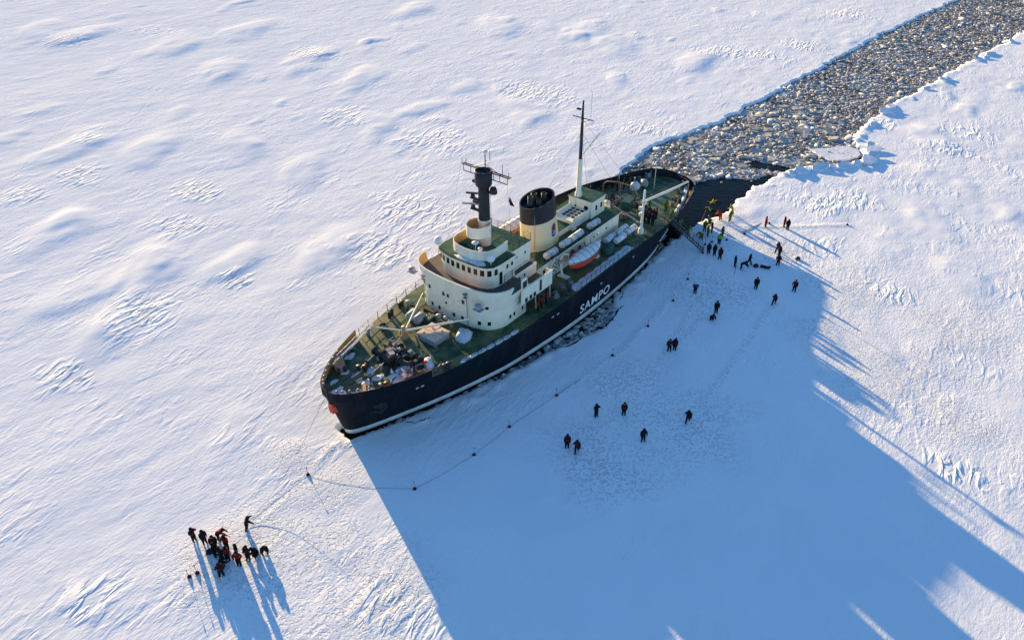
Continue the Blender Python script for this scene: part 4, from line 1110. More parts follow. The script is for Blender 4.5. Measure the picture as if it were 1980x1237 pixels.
MB().tube([(54.2, -.4, 6.9), (52.6, -5.8, 6.5)], .12, 6).build('stowed_boom', M['grey'], ship)
MB().tube([(68.3, .2, 4.1), (68.3, .2, 8.6)], .05, 6).build('ensign_staff', M['cream'], ship)
MB().tube([(63.9, 4.4, 5.0), (63.9, 4.4, 7.6)], .08, 6).build('lamp_post', M['grey'], ship)
for q in (-1.2, 0, 1.2): MB().tube([(62, q + 1.2, zdeck(62) + .12), (71.5, q * .7 + .3, zdeck(71) + .12)], .05, 5).build('deck_strip', M['roofgreen'], ship)
g_ = random.Random(29)
for k in range(22):
    s_ = 63 + g_.random() * 10; q = (deckq(s_) - .8) * g_.choice([-1, 1, 1]) * g_.uniform(.75, 1); h_ = g_.uniform(.3, 1.0)
    MB().box((s_, q, zdeck(s_) + .08 + h_ / 2), (g_.uniform(.2, .7), g_.uniform(.2, .6), h_), rz=g_.random() * 3).build('stern_fitting', M[g_.choice(['dark', 'steel', 'dark', 'wood', 'grey'])], ship)
for k in range(8):
    s_ = 49.8 + g_.random() * 3; q = -1.5 - g_.random() * 2.2
    MB().tube([(s_, q, 8.6), (s_ + g_.uniform(-.4, .4), q + g_.uniform(-.4, .4), 9.6 + g_.random() * .6)], .04, 5).tube([(s_ - .3, q, 9.2), (s_ + .4, q + .2, 9.0)], .04, 5).build('deck_fitting', M['steel'], ship)
# ------------------------------------------------------------------ things carried on the ship (each a thing of its own)
def on_ship(o, s_=0, q=0, z_=0, rz=0):
    o.location = W(s_, q, z_); o.rotation_euler = (0, 0, SH + rz); return o
def make_lifeboat(label):
    root = empty('lifeboat', (0, 0, 0)); tag(root, label, 'lifeboat', 'covered lifeboats in their davits')
    n = 15; vs = []; prof = [(0, -1.15), (.55, -1.0), (.90, -.45), (1.0, .32)]
    for i in range(n):
        t = -1 + 2 * i / (n - 1); b_ = 1.25 * max(0.02, 1 - abs(t) ** 2.6) ** .8; sh_ = .22 * t * t
        for sg in (-1, 1):
            for x, z_ in (prof if sg < 0 else prof): vs.append((3.75 * t * (1 - .1 * (1 - (z_ + 1.15) / 1.5)), sg * b_ * x, z_ * (1 - .45 * abs(t) ** 3 if z_ < 0 else 1) + sh_))
    mb = MB(); k = len(prof)
    for i in range(n - 1):
        for sd in (0, 1):
            for j in range(k - 1):
                a = i * 2 * k + sd * k + j; f = (a, a + 2 * k, a + 2 * k + 1, a + 1); mb.f.append(f if sd == 0 else f[::-1]); mb.mi.append(0); mb.sm.append(True)
    mb.v = vs
    mb.build('boat_hull', M['red'], root)
    vs = []; fs = []
    for i in range(n):
        t = -1 + 2 * i / (n - 1); b_ = 1.18 * max(0.02, 1 - abs(t) ** 2.6) ** .8; sh_ = .22 * t * t
        for j in range(9):
            u = -1 + j / 4; rib = .05 * (i % 2)
            vs.append((3.78 * t, b_ * u, (.30) + sh_ + (.55 - .2 * t * t + rib) * max(0, 1 - abs(u) ** 1.7) - (.16 if abs(u) == 1 else 0)))
    for i in range(n - 1):
        for j in range(8): a = i * 9 + j; fs.append((a, a + 9, a + 10, a + 1))
    MB().add(vs, fs, 0, False).build('canvas_cover', M['white'], root)
    for i in range(1, n - 1, 2):
        t = -1 + 2 * i / (n - 1); b_ = 1.18 * max(0.02, 1 - abs(t) ** 2.6) ** .8; sh_ = .22 * t * t
        MB().tube([(3.78 * t, b_ * u, .33 + sh_ + (.62 - .2 * t * t) * max(0, 1 - abs(u) ** 1.7)) for u in (-1, -.6, -.2, .2, .6, 1)], .025, 4).build('cover_lacing', M['dark'], root)
    MB().tube([(3.75 * t, -1.27 * max(0.02, 1 - abs(t) ** 2.6) ** .8, .28 + .22 * t * t) for t in np.linspace(-1, 1, 15)], .035, 4).build('grab_line', M['dark'], root)
    return root
lb = make_lifeboat('white-covered red lifeboat on the near side of the ship above the name')
on_ship(lb, 38.1, -5.95, 7.55)
lb2 = copy_tree(lb); lb2['label'] = 'sunlit white-covered lifeboat on the far side, left of the funnel'
on_ship(lb2, 37.6, 5.9, 8.2)
def make_raft(L_=1.6, r_=.36):
    root = empty('life_raft_canister', (0, 0, 0))
    MB().tube([(-L_ / 2, 0, r_ + .12), (-L_ / 2 + .06, 0, r_ + .12), (L_ / 2 - .06, 0, r_ + .12), (L_ / 2, 0, r_ + .12)], [r_ * .86, r_, r_, r_ * .86], 14).build('canister', M['white'], root)
    for x in (-L_ * .28, L_ * .28): MB().tube([(x - .03, 0, r_ + .12), (x + .03, 0, r_ + .12)], r_ * 1.03, 14).build('strap', M['dark'], root)
    for x in (-L_ * .3, L_ * .3): MB().box((x, 0, .07), (.1, r_ * 2.2, .14)).build('cradle', M['steel'], root)
    return root
rp_ = make_raft(2.3, .45)
RAFT = [(33.6, -3.55, 8.56, 'white life raft canister on the boat deck, foremost beside the funnel'), (37.2, -3.5, 8.56, 'white life raft canister on the boat deck, second behind the funnel foot'),
        (39.8, -3.5, 8.56, 'white life raft canister on the boat deck, third from the funnel'), (43.9, -3.5, 8.56, 'white life raft canister on the boat deck, last and nearest the mast house'),
        (46.1, -5.0, None, 'white life raft canister on the main deck, inner one next to the green tarp'), (46.9, -6.2, None, 'white life raft canister on the main deck, outer one next to the lifeboat stern'),
        (49.4, -5.0, None, 'white life raft canister on the main deck, inner one near the crane post'), (50.2, -6.0, None, 'white life raft canister on the main deck, outer one near the crane post')]
for i, (s_, q, z_, lab) in enumerate(RAFT):
    o = rp_ if i == 0 else copy_tree(rp_)
    on_ship(o, s_, q, z_ if z_ else zdeck(s_) + .12 + .2, random.uniform(-.06, .06))
    tag(o, lab, 'life raft', 'white life raft canisters on the ship')
o = on_ship(make_raft(1.3, .42), 47.9, -5.6, zdeck(48) + .5, 1.3); tag(o, 'short white canister lying crosswise among the life rafts', 'life raft', 'white life raft canisters on the ship')
# draped bundles
def bundle(name, L_, W_, H_, seed, m):
    g_ = np.random.default_rng(seed); vs = []; fs = []; n = 14
    for j, (rr_, zz) in enumerate(((1.0, 0), (1.02, .45), (.8, .85), (.4, 1.0))):
        for k in range(n):
            t = 2 * math.pi * k / n; r2 = rr_ * g_.uniform(.84, 1.12); e = (abs(math.cos(t)) ** 4 + abs(math.sin(t)) ** 4) ** -.25
            vs.append((L_ / 2 * r2 * e * math.cos(t), W_ / 2 * r2 * e * math.sin(t), H_ * zz * g_.uniform(.85, 1.12)))
    for j in range(3):
        for k in range(n): fs.append((j * n + k, j * n + (k + 1) % n, (j + 1) * n + (k + 1) % n, (j + 1) * n + k))
    fs.append(tuple(range(3 * n, 4 * n)))
    return MB().add(vs, fs, 0, True).build(name, M[m])
o = on_ship(bundle('tarp_bundle', 1.9, 1.7, 1.0, 4, 'tarp'), 15.7, -3.9, zdeck(15.7) + .08, .4); tag(o, 'pale blue tarpaulin bundle on the green fore deck before the house', 'bundle')
o = on_ship(bundle('tarp_bundle', 2.2, 1.5, 1.3, 6, 'tarpgreen'), 43.6, -6.2, zdeck(43) + .08, .2); tag(o, 'dark green tarpaulin bundle between lifeboat and life rafts', 'bundle')
o = on_ship(bundle('tarp_bundle', 1.7, 1.1, .8, 8, 'tarp'), 9.2, -4.3, zdeck(9) + .08, 1.0); tag(o, 'frosty blue bundle beside the winches on the fore deck', 'bundle')
o = on_ship(bundle('cargo_bale', 1.5, 1.5, 1.3, 10, 'white'), 66.2, 2.6, zdeck(66) + .06, .2); tag(o, 'pale square bale standing on the green stern deck', 'bale')
o = on_ship(bundle('cargo_bale', 1.7, 1.3, 1.0, 12, 'grey'), 68.6, .6 + 1.6, zdeck(68) + .06, .6); tag(o, 'grey bale on the stern deck beside the pale one', 'bale')
o = on_ship(bundle('cargo_bale', 1.3, 1.0, 1.3, 13, 'wood'), 2.4, 2.6, zdeck(2) + .3, .3); tag(o, 'tan bale on the bow by the lit bulwark', 'bale')
# two grey drums lying side by side on the fore deck
for k, (q, lab) in enumerate(((3.55, 'grey tank lying on the fore deck, the one nearer the starboard rail'), (2.35, 'grey tank lying on the fore deck, the one nearer the hatch'))):
    mb = MB().tube([(-.75, 0, .62), (-.62, 0, .62), (.62, 0, .62), (.75, 0, .62)], [.35, .56, .56, .35], 16)
    t_ = empty('deck_tank', (0, 0, 0)); mb.build('tank_shell', M['grey'], t_)
    for x in (-.4, .4): MB().box((x, 0, .1), (.14, .9, .2)).build('tank_saddle', M['dark'], t_)
    on_ship(t_, 14.75, q, zdeck(14.7) + .1, .15); tag(t_, lab, 'tank', 'grey tanks on the fore deck')
# coils of rope and hoses
def coil(s_, q, z_, r_, m, label, turns=4):
    pts = [(r_ * (1 - .06 * (i % 3)) * math.cos(t) + .08 * math.sin(3 * t), r_ * .9 * math.sin(t), .05 + .08 * t / 6.28) for i, t in enumerate(np.linspace(0, 6.28 * turns, 14 * turns))]
    o = MB().tube(pts, .055, 5).build('rope_coil', M[m]); on_ship(o, s_, q, z_); tag(o, label, 'rope')
coil(9.6, -3.4, zdeck(9) + .1, .8, 'rope', 'pale rope coil on the fore deck beside the winches')
coil(8.0, -4.3, zdeck(8) + .25, .7, 'rope', 'grey rope coil near the port edge of the fore deck')
coil(11.2, 4.9, zdeck(11) + .1, .55, 'ropedark', 'dark rope coil on the sunlit starboard fore deck')
coil(16.2, 5.0, zdeck(16) + .1, .6, 'ropedark', 'dark rope coil beside the starboard corner of the house')
o = MB().lathe([(.12, 0), (.28, .3), (.2, .75), (.05, 1.0)], (0, 0, 0), 10).build('buoy', M['red']); on_ship(o, 8.9, -3.9, zdeck(9) + .3); o.rotation_euler = (.5, .4, 0)
tag(o, 'small red buoy among the ropes on the fore deck', 'buoy')
# orange boards leaning at the stem
o = MB().box((0, 0, .4), (1.5, .08, .8), rx=.6).build('wooden_board', M['wood']); on_ship(o, 1.6, -2.1, zdeck(1) + .05, .9); tag(o, 'brown board leaning inside the port bow', 'board')
# ------------------------------------------------------------------ gangway from the deck to the ice
gw = empty('gangway', (0, 0, 0)); tag(gw, 'dark gangway with handrails sloping from the stern deck to the ice', 'gangway')
A_, B_ = W(59.4, -6.9, 4.9), W(61.3, -12.9, .28)
d = B_ - A_; side = Vector((-d.y, d.x, 0)).normalized() * .55
for sg in (-1, 1):
    MB().tube([A_ + side * sg, B_ + side * sg], .07, 5).build('side_beam', M['dark'], gw)
    for h_ in (.5, 1.0): MB().tube([A_ + side * sg + Vector((0, 0, h_)), B_ + side * sg + Vector((0, 0, h_))], .028, 5).build('handrail', M['steel'], gw)
    for k in range(8):
        p = A_.lerp(B_, k / 7) + side * sg; MB().tube([p, p + Vector((0, 0, 1.0))], .03, 5).build('rail_post', M['dark'], gw)
for k in range(18):
    p = A_.lerp(B_, (k + .5) / 18); c_ = p
    MB().box(c_, (1.05, .26, .05), rz=math.atan2(side.y, side.x)).build('tread', M['steel'], gw)
# ------------------------------------------------------------------ people
SUIT = {}
def cloth(name, c1, c2=None): SUIT[name] = mat(name, c1, c2 or tuple(x * .7 for x in c1), 6.0, 0.8, spec=.1)
cloth('navy_suit', (0.012, 0.013, 0.022)); cloth('black_suit', (0.010, 0.010, 0.012)); cloth('dark_red_panel', (0.17, 0.012, 0.016)); cloth('bright_red_suit', (0.42, 0.02, 0.018))
cloth('green_suit', (0.10, 0.13, 0.02)); cloth('yellow_suit', (0.42, 0.30, 0.03)); cloth('hi_vis', (0.16, 0.5, 0.06)); cloth('orange_suit', (0.55, 0.06, 0.02))
cloth('boot_rubber', (0.012, 0.012, 0.014)); cloth('face_skin', (0.42, 0.24, 0.17)); cloth('white_hat', (0.7, 0.7, 0.72)); cloth('blue_jacket', (0.02, 0.03, 0.09))
J = {'pel': (0, 0, .96, .19, .15), 'chest': (0, 0, 1.34, .23, .16), 'neck': (0, 0, 1.55, .085, .085), 'head': (0, .02, 1.68, .125, .13), 'top': (0, .01, 1.80, .085, .09)}
def body_pose(lean=0.0, larm=None, rarm=None, lleg=None, rleg=None, head=0.0, drop=0.0):
    """joint positions for one pose; the figure faces +Y. larm/rarm: (elbow, hand), legs: (knee, ankle)"""
    j = {}
    pel = Vector((0, 0, .96 - drop)); ax = Vector((0, math.sin(lean), math.cos(lean))); fwd = Vector((0, math.cos(lean), -math.sin(lean)))
    j['pel'] = pel; j['chest'] = pel + ax * .38; j['neck'] = pel + ax * .60
    hx = Vector((0, math.sin(lean * .6 + head), math.cos(lean * .6 + head)))
    j['head'] = j['neck'] + hx * .13 + fwd * .02; j['top'] = j['neck'] + hx * .26
    for sd, arm in ((-1, larm), (1, rarm)):
        n = 'l' if sd < 0 else 'r'
        j[n + 'sh'] = pel + ax * .50 + Vector((sd * .235, 0, 0))
        el, ha = arm or ((sd * .27, .02, -.27), (sd * .27, .12, -.52))
        j[n + 'el'] = j[n + 'sh'] + Vector(el) - Vector((sd * .235, 0, 0)); j[n + 'ha'] = j[n + 'sh'] + Vector(ha) - Vector((sd * .235, 0, 0))
        hd = (j[n + 'ha'] - j[n + 'el']).normalized(); j[n + 'fi'] = j[n + 'ha'] + hd * .11
    for sd, leg in ((-1, lleg), (1, rleg)):
        n = 'l' if sd < 0 else 'r'
        kn, an = leg or ((sd * .12, .03, .50), (sd * .13, 0, .10))
        j[n + 'hip'] = pel + Vector((sd * .11, 0, -.06)); j[n + 'kn'] = Vector(kn); j[n + 'an'] = Vector(an)
        j[n + 'toe'] = Vector(an) + Vector((sd * .03, .18, -.045))
    return j
EDGES = [('pel', 'chest'), ('chest', 'neck'), ('neck', 'head'), ('head', 'top')]
for n_ in 'lr':
    EDGES += [('chest', n_ + 'sh'), (n_ + 'sh', n_ + 'el'), (n_ + 'el', n_ + 'ha'), (n_ + 'ha', n_ + 'fi'), ('pel', n_ + 'hip'), (n_ + 'hip', n_ + 'kn'), (n_ + 'kn', n_ + 'an'), (n_ + 'an', n_ + 'toe')]
RAD = {'pel': (.22, .19), 'chest': (.25, .20), 'neck': (.10, .10), 'head': (.125, .135), 'top': (.08, .09), 'sh': (.13, .13), 'el': (.10, .10), 'ha': (.062, .062), 'fi': (.05, .038), 'hip': (.15, .155), 'kn': (.12, .125), 'an': (.09, .095), 'toe': (.075, .06)}
def person_mesh(name, j, flip=None):
    names = list(j); me_ = bpy.data.meshes.new(name)
    me_.from_pydata([tuple(j[k]) for k in names], [(names.index(a), names.index(b_)) for a, b_ in EDGES], [])
    o = bpy.data.objects.new(name, me_); col.objects.link(o)
    o.modifiers.new('skin', 'SKIN').use_smooth_shade = True
    for i, k in enumerate(names):
        key = k if k in RAD else k[1:]
        sv_ = me_.skin_vertices[0].data[i]; sv_.radius = RAD[key]; sv_.use_root = (k == 'pel')
    sub = o.modifiers.new('sub', 'SUBSURF'); sub.levels = 1; sub.render_levels = 1
    dg = bpy.context.evaluated_depsgraph_get(); out = bpy.data.meshes.new_from_object(o.evaluated_get(dg))
    bpy.data.objects.remove(o)
    seg_ = [(Vector(j[a]), Vector(j[b_]), a, b_) for a, b_ in EDGES]
    mi = []
    hd = Vector(j['head']); up = (Vector(j['top']) - Vector(j['neck'])).normalized()
    for p in out.polygons:
        c_ = p.center; best = None
        for a, b_, na, nb in seg_:
            ab = b_ - a; t = max(0, min(1, (c_ - a).dot(ab) / ab.length_squared)); dd = (c_ - a - ab * t).length
            if best is None or dd < best[0]: best = (dd, na, nb, t)
        _, na, nb, t = best
        if nb in ('head', 'top') and na in ('neck', 'head'):
            fw_ = Vector((0, 1, 0)); fw_ = (fw_ - up * fw_.dot(up)).normalized()
            mi.append(4 if (c_ - hd).dot(fw_) > .055 and abs((c_ - hd).dot(up)) < .1 else 5)
        elif nb.endswith('toe') or (nb.endswith('an') and t > .75): mi.append(3)
        elif nb.endswith('kn') or nb.endswith('an') or nb.endswith('hip') or (na == 'pel' and t < .2): mi.append(2)
        elif nb.endswith('fi'): mi.append(3)
        elif nb in ('chest', 'neck') and t > .25 and abs(c_.x) < .13: mi.append(1)
        elif nb.endswith('el') and t < .45: mi.append(1)
        else: mi.append(0)
    for k in ('navy_suit', 'dark_red_panel', 'black_suit', 'boot_rubber', 'face_skin', 'black_suit'): out.materials.append(SUIT[k])
    out.polygons.foreach_set('material_index', mi); out.polygons.foreach_set('use_smooth', [True] * len(mi)); out.name = name
    return out
dn = lambda sd, a=.0: ((sd * .33, .0 + a, -.27), (sd * .36, .06 + a, -.52))
POSE = {
    'stand': body_pose(),
    'stand_wide': body_pose(0.05, ((-.31, .02, -.26), (-.31, .14, -.48)), ((.31, .02, -.26), (.33, .10, -.48)), ((-.14, .04, .5), (-.17, 0, .1)), ((.12, .03, .5), (.15, .03, .1))),
    'walk': body_pose(.1, ((-.32, .16, -.25), (-.32, .34, -.42)), ((.32, -.14, -.26), (.34, -.20, -.50)), ((-.12, -.10, .52), (-.12, -.34, .14)), ((.12, .22, .54), (.12, .30, .10))),
    'photo': body_pose(-.03, ((-.36, .16, -.14), (-.12, .34, .16)), ((.36, .16, -.14), (.12, .34, .16))),
    'pocket': body_pose(.02, ((-.38, -.04, -.25), (-.26, .14, -.40)), ((.38, -.04, -.25), (.26, .14, -.40))),
    'bend': body_pose(1.15, ((-.26, .28, -.26), (-.24, .42, -.50)), ((.26, .30, -.24), (.24, .46, -.48)), ((-.16, .10, .50), (-.17, -.04, .10)), ((.16, .10, .50), (.17, .0, .10)), -.2, .06),
    'crouch': body_pose(.55, ((-.30, .22, -.22), (-.20, .42, -.34)), ((.30, .22, -.22), (.20, .42, -.34)), ((-.20, .36, .42), (-.18, .02, .10)), ((.22, .34, .40), (.18, .0, .10)), 0, .55),
    'reach': body_pose(.45, ((-.38, .24, -.14), (-.48, .46, -.26)), ((.42, .20, -.08), (.62, .36, -.12)), ((-.16, .14, .50), (-.18, -.05, .10)), ((.15, -.04, .52), (.18, -.20, .12)), 0, .06),
    'point': body_pose(.0, None, ((.36, .22, .0), (.42, .50, .02))),
}
PM = {k: person_mesh('person', v) for k, v in POSE.items()}
def float_pose():
    j = body_pose(0, ((-.55, .0, .08), (-.78, .0, .2)), ((.55, .0, .08), (.80, 0, .16)), ((-.22, .12, .52), (-.38, .05, .12)), ((.24, .10, .52), (.36, .08, .12)))
    return {k: Vector((v.x, -(v.z - .95), v.y * .8 + .05)) for k, v in j.items()}
PM['float'] = person_mesh('person', float_pose())
hood = {}
def hat_mesh(j, kind):
    c_ = Vector(j['head']); up = (Vector(j['top']) - Vector(j['neck'])).normalized(); rot = Vector((0, 0, 1)).rotation_difference(up).to_matrix()
    mb = MB()
    prof = [(.128, .02), (.143, .05), (.135, .12), (.085, .175), (0, .195)] if kind == 'hat' else [(.10, -.16), (.155, -.08), (.16, .04), (.135, .13), (.07, .185), (0, .195)]
    mb.lathe(prof, (0, -.01 if kind == 'hat' else -.03, 0), 12)
    if kind == 'hat': mb.lathe([(.03, 0), (.05, .03), (0, .07)], (0, -.01, .18), 8)
    mb.v = [tuple(c_ + rot @ Vector(v)) for v in mb.v]
    return mb.build(kind, SUIT['black_suit'], mesh_only=True)
HAT = {(p_, k): hat_mesh(POSE[p_] if p_ != 'float' else float_pose(), k) for p_ in list(POSE) + ['float'] for k in ('hat', 'hood')}
OUT = {   # jacket, panel, trousers, boots, face, head
    'navy_red': ('navy_suit', 'dark_red_panel', 'black_suit', 'boot_rubber', 'face_skin', 'navy_suit'),
    'navy': ('navy_suit', 'navy_suit', 'navy_suit', 'boot_rubber', 'face_skin', 'navy_suit'),
    'black': ('black_suit', 'black_suit', 'black_suit', 'boot_rubber', 'face_skin', 'black_suit'),
    'red': ('dark_red_panel', 'bright_red_suit', 'black_suit', 'boot_rubber', 'face_skin', 'black_suit'),
    'green': ('green_suit', 'green_suit', 'green_suit', 'boot_rubber', 'face_skin', 'green_suit'),
    'yellow': ('yellow_suit', 'yellow_suit', 'yellow_suit', 'boot_rubber', 'face_skin', 'yellow_suit'),
    'orange': ('orange_suit', 'orange_suit', 'orange_suit', 'boot_rubber', 'face_skin', 'orange_suit'),
    'hivis': ('hi_vis', 'hi_vis', 'black_suit', 'boot_rubber', 'face_skin', 'black_suit'),
    'blue': ('blue_jacket', 'blue_jacket', 'black_suit', 'boot_rubber', 'face_skin', 'white_hat'),
}
pr = random.Random(4)
def person(x, y, pose, outfit, facing, label, z_=None, group=None, h_=None, head=None):
    z_ = zice(x, y) - .02 if z_ is None else z_
    o = obj('person', PM[pose], None, (x, y, z_), -R(facing))
    k = h_ or pr.uniform(.98, 1.07); o.scale = (k * 1.06, k * 1.06, k)
    for i, nm in enumerate(OUT[outfit]):
        o.material_slots[i].link = 'OBJECT'; o.material_slots[i].material = SUIT[nm]
    hk = head or ('hood' if pr.random() < .55 else 'hat')
    c_ = obj(hk, HAT[(pose, hk)], o); c_.material_slots[0].link = 'OBJECT'; c_.material_slots[0].material = SUIT[OUT[outfit][5]]
    return tag(o, label, 'person', group)
GL, GR, GS = 'people gathered at the rope end left of the bow', 'people spread over the ice beside the ship', 'people standing on the ship'
PEOPLE = [
    (-30.4, 48.8, 'photo', 'navy_red', 120, 'person in dark suit standing at the left end of the group by the rope', GL),
    (-29.3, 48.5, 'stand', 'navy', 130, 'slim person in dark suit, second from the left in the group by the rope', GL),
    (-28.2, 49.0, 'bend', 'red', 80, 'person with red back bending over at the top of the left group', GL),
    (-28.1, 47.8, 'stand', 'navy_red', 160, 'person in dark suit with red panel behind the front row of the left group', GL),
    (-27.0, 47.9, 'stand_wide', 'red', 200, 'person in red jacket standing upright in the middle of the left group', GL),
    (-26.5, 46.6, 'stand', 'red', 190, 'person with red jacket in the middle front of the left group', GL),
    (-27.8, 47.0, 'pocket', 'black', 90, 'person all in black at the left of the huddle in the left group', GL),
    (-27.1, 46.6, 'stand', 'navy', 20, 'person in navy suit in the heart of the huddle of the left group', GL),
    (-26.9, 45.6, 'crouch', 'black', 40, 'person in black crouching below the huddle of the left group', GL),
    (-26.5, 44.7, 'stand_wide', 'navy_red', 330, 'lowest person of the left group, dark suit with red panel', GL),
    (-25.7, 46.9, 'stand', 'black', 250, 'person in black just right of the huddle in the left group', GL),
    (-25.3, 46.0, 'pocket', 'red', 180, 'person with bright red back in front, right of the huddle', GL),
    (-24.6, 46.6, 'stand', 'navy_red', 200, 'person with red panel standing alone right of the left group', GL),
    (-23.9, 47.0, 'crouch', 'black', 270, 'person in black crouching at the right end of the left group, front one', GL),
    (-23.4, 47.5, 'crouch', 'navy', 150, 'person in navy crouching at the right end of the left group, rear one', GL),
    (-25.7, 50.1, 'reach', 'navy_red', 60, 'person leaning and reaching along the rope above the left group', GL),
    (34.4, 114.4, 'bend', 'orange', 330, 'person in orange-red suit bending at the edge of the open water', GR),
    (35.8, 113.8, 'stand_wide', 'green', 320, 'person in yellow-green suit standing at the edge of the open water', GR),
    (36.7, 116.2, 'reach', 'yellow', 300, 'person in bright yellow suit stepping at the very edge of the water', GR),
    (32.2, 112.7, 'crouch', 'green', 20, 'person in green suit crouching at the ice edge near the gangway', GR),
    (31.0, 110.7, 'stand', 'green', 180, 'person in green suit standing left behind the gangway foot', GR),
    (31.1, 108.9, 'stand', 'green', 90, 'person in green suit and white hat in front of the gangway foot', GR),
    (32.0, 110.1, 'stand', 'navy_red', 100, 'person in dark suit with red panel among the green suits by the gangway', GR),
    (33.4, 108.6, 'stand_wide', 'green', 260, 'tall person in green suit right of the gangway foot', GR),
    (32.4, 106.4, 'stand', 'hivis', 200, 'person in dark trousers and bright hi-vis vest right of the gangway', GR),
    (30.1, 103.4, 'stand', 'navy_red', 190, 'leftmost of three dark-suited people in a row below the gangway', GR),
    (30.9, 102.9, 'stand', 'navy', 170, 'middle one of three dark-suited people in a row below the gangway', GR),
    (31.5, 101.8, 'stand', 'navy_red', 180, 'rightmost of three dark-suited people in a row below the gangway', GR),
    (33.2, 99.5, 'stand', 'navy', 90, 'person in navy suit beside the upright pole', GR),
    (34.0, 98.9, 'bend', 'navy_red', 110, 'person stooping between the upright pole and the dark bags', GR),
    (35.5, 100.1, 'walk', 'black', 90, 'person in black walking towards the dark bags', GR),
    (40.8, 103.8, 'walk', 'navy_red', 230, 'walking person, topmost of three in a line right of the bags', GR),
    (40.6, 102.3, 'stand', 'black', 150, 'person in black, middle one of three in a line right of the bags', GR),
    (39.8, 100.0, 'stand_wide', 'navy_red', 200, 'person with red panel, lowest of three in a line right of the bags', GR),
    (41.1, 111.9, 'stand', 'red', 90, 'person in red jacket alone in the sun beside a small marker stake', GR),
    (44.2, 112.1, 'stand', 'red', 130, 'left one of two people side by side in the sun at the far right', GR),
    (44.5, 111.2, 'stand', 'black', 210, 'right one of two people side by side in the sun at the far right', GR),
    (25.9, 92.3, 'pocket', 'blue', 180, 'person in blue jacket with white hat below the gangway, alone in the shade', GR),
    (34.8, 93.4, 'stand', 'black', 190, 'person in black standing alone below the dark bags', GR),
    (40.1, 92.8, 'stand_wide', 'navy_red', 220, 'person on the border of sun and shade with a long shadow', GR),
    (36.3, 89.4, 'walk', 'navy_red', 220, 'person with red panel walking just inside the shade border', GR),
    (27.8, 87.3, 'stand', 'black', 180, 'rear one of two people in black standing one behind the other', GR),
    (26.8, 85.7, 'crouch', 'black', 160, 'front one of two people in black, crouching', GR),
    (20.0, 78.8, 'stand_wide', 'navy_red', 180, 'left and taller one of a close pair in the middle of the shade', GR),
    (20.75, 79.0, 'stand', 'navy_red', 210, 'right one of a close pair in the middle of the shade', GR),
    (9.6, 66.4, 'photo', 'navy', 150, 'person raising both hands to the face in the shade left of centre', GR),
    (12.8, 66.7, 'stand', 'navy_red', 180, 'person with red panel standing right of the one with raised hands', GR),
    (14.4, 62.4, 'stand_wide', 'navy', 170, 'person in navy suit nearest the camera right of the pair', GR),
    (19.9, 65.5, 'walk', 'black', 200, 'person in black walking alone at the right in the shade', GR),
    (6.0, 61.4, 'stand', 'navy_red', 180, 'left one of the pair of people nearest the camera', GR),
    (7.0, 60.7, 'walk', 'navy_red', 190, 'right one of the pair of people nearest the camera', GR),
    (30.0, 108.0, 'bend', 'green', 240, 'person in green suit bending at the foot of the gangway', GR),
]
for x, y, po, ou, fa, lab, gr in PEOPLE: person(x, y, po, ou, fa, lab, group=gr)
# floating in the open water
for x, y, ou, fa, lab in ((34.9, 122.0, 'yellow', 40, 'person in yellow survival suit floating in the open water, farther one'), (33.7, 119.2, 'green', 150, 'person in green survival suit floating in the open water, nearer one')):
    person(x, y, 'float', ou, fa, lab, -.34, 'people floating in survival suits')
# on the gangway and on deck
for t, lab in ((.12, 'person in green suit at the top of the gangway'), (.36, 'person in green suit in the middle of the gangway'), (.58, 'person in green suit on the lower half of the gangway')):
    p = A_.lerp(B_, t); person(p.x, p.y, 'walk', 'green', 120, lab, p.z + .03, GS)
def deck_person(s_, q, po, ou, fa, lab, z_=None):
    p = W(s_, q, 0); person(p.x, p.y, po, ou, fa, lab, (zdeck(s_) + .08) if z_ is None else z_, GS)
for s_, q, fa, lab in ((60.2, -3.4, 120, 'person in green suit on the stern deck under the crane boom'), (61.5, -5.6, 150, 'person in green suit on the stern deck at the top of the gangway')):
    deck_person(s_, q, 'stand_wide', 'green', fa, lab)
for i in range(9):
    deck_person(55.2 + .75 * (i % 4) + pr.uniform(-.2, .2), -5.2 - .8 * (i // 4) + pr.uniform(-.2, .2), pr.choice(['stand', 'pocket', 'stand_wide']), pr.choice(['black', 'navy_red', 'navy']), pr.uniform(0, 360), 'dark-suited person in the crowd on deck below the crane boom')
for i in range(7):
    s_ = 62.8 + .75 * i; q = deckq(s_) - 1.3 - 1.5 * (i % 2)
    deck_person(s_, q, pr.choice(['stand', 'pocket', 'photo']), pr.choice(['navy', 'navy_red', 'black']), pr.uniform(0, 360), 'person standing along the far rail of the stern deck')
for i in range(6):
    deck_person(54.6 + .8 * i, 5.6 + pr.uniform(-.5, .9), 'stand', pr.choice(['navy', 'navy_red', 'black']), pr.uniform(0, 360), 'person standing by the far rail behind the mast house')
for s_, q, ou, lab in ((25.6, -7.4, 'red', 'person in red jacket on the near deck beside the house, front one'), (26.6, -7.2, 'red', 'person in red jacket on the near deck beside the house, middle one'), (26.9, -6.3, 'navy_red', 'dark-suited person on the near deck beside the house, next to red jackets'), (27.9, -7.0, 'red', 'person in red jacket on the near deck beside the house, rear one')):
    deck_person(s_, q, 'stand', ou, 100, lab)
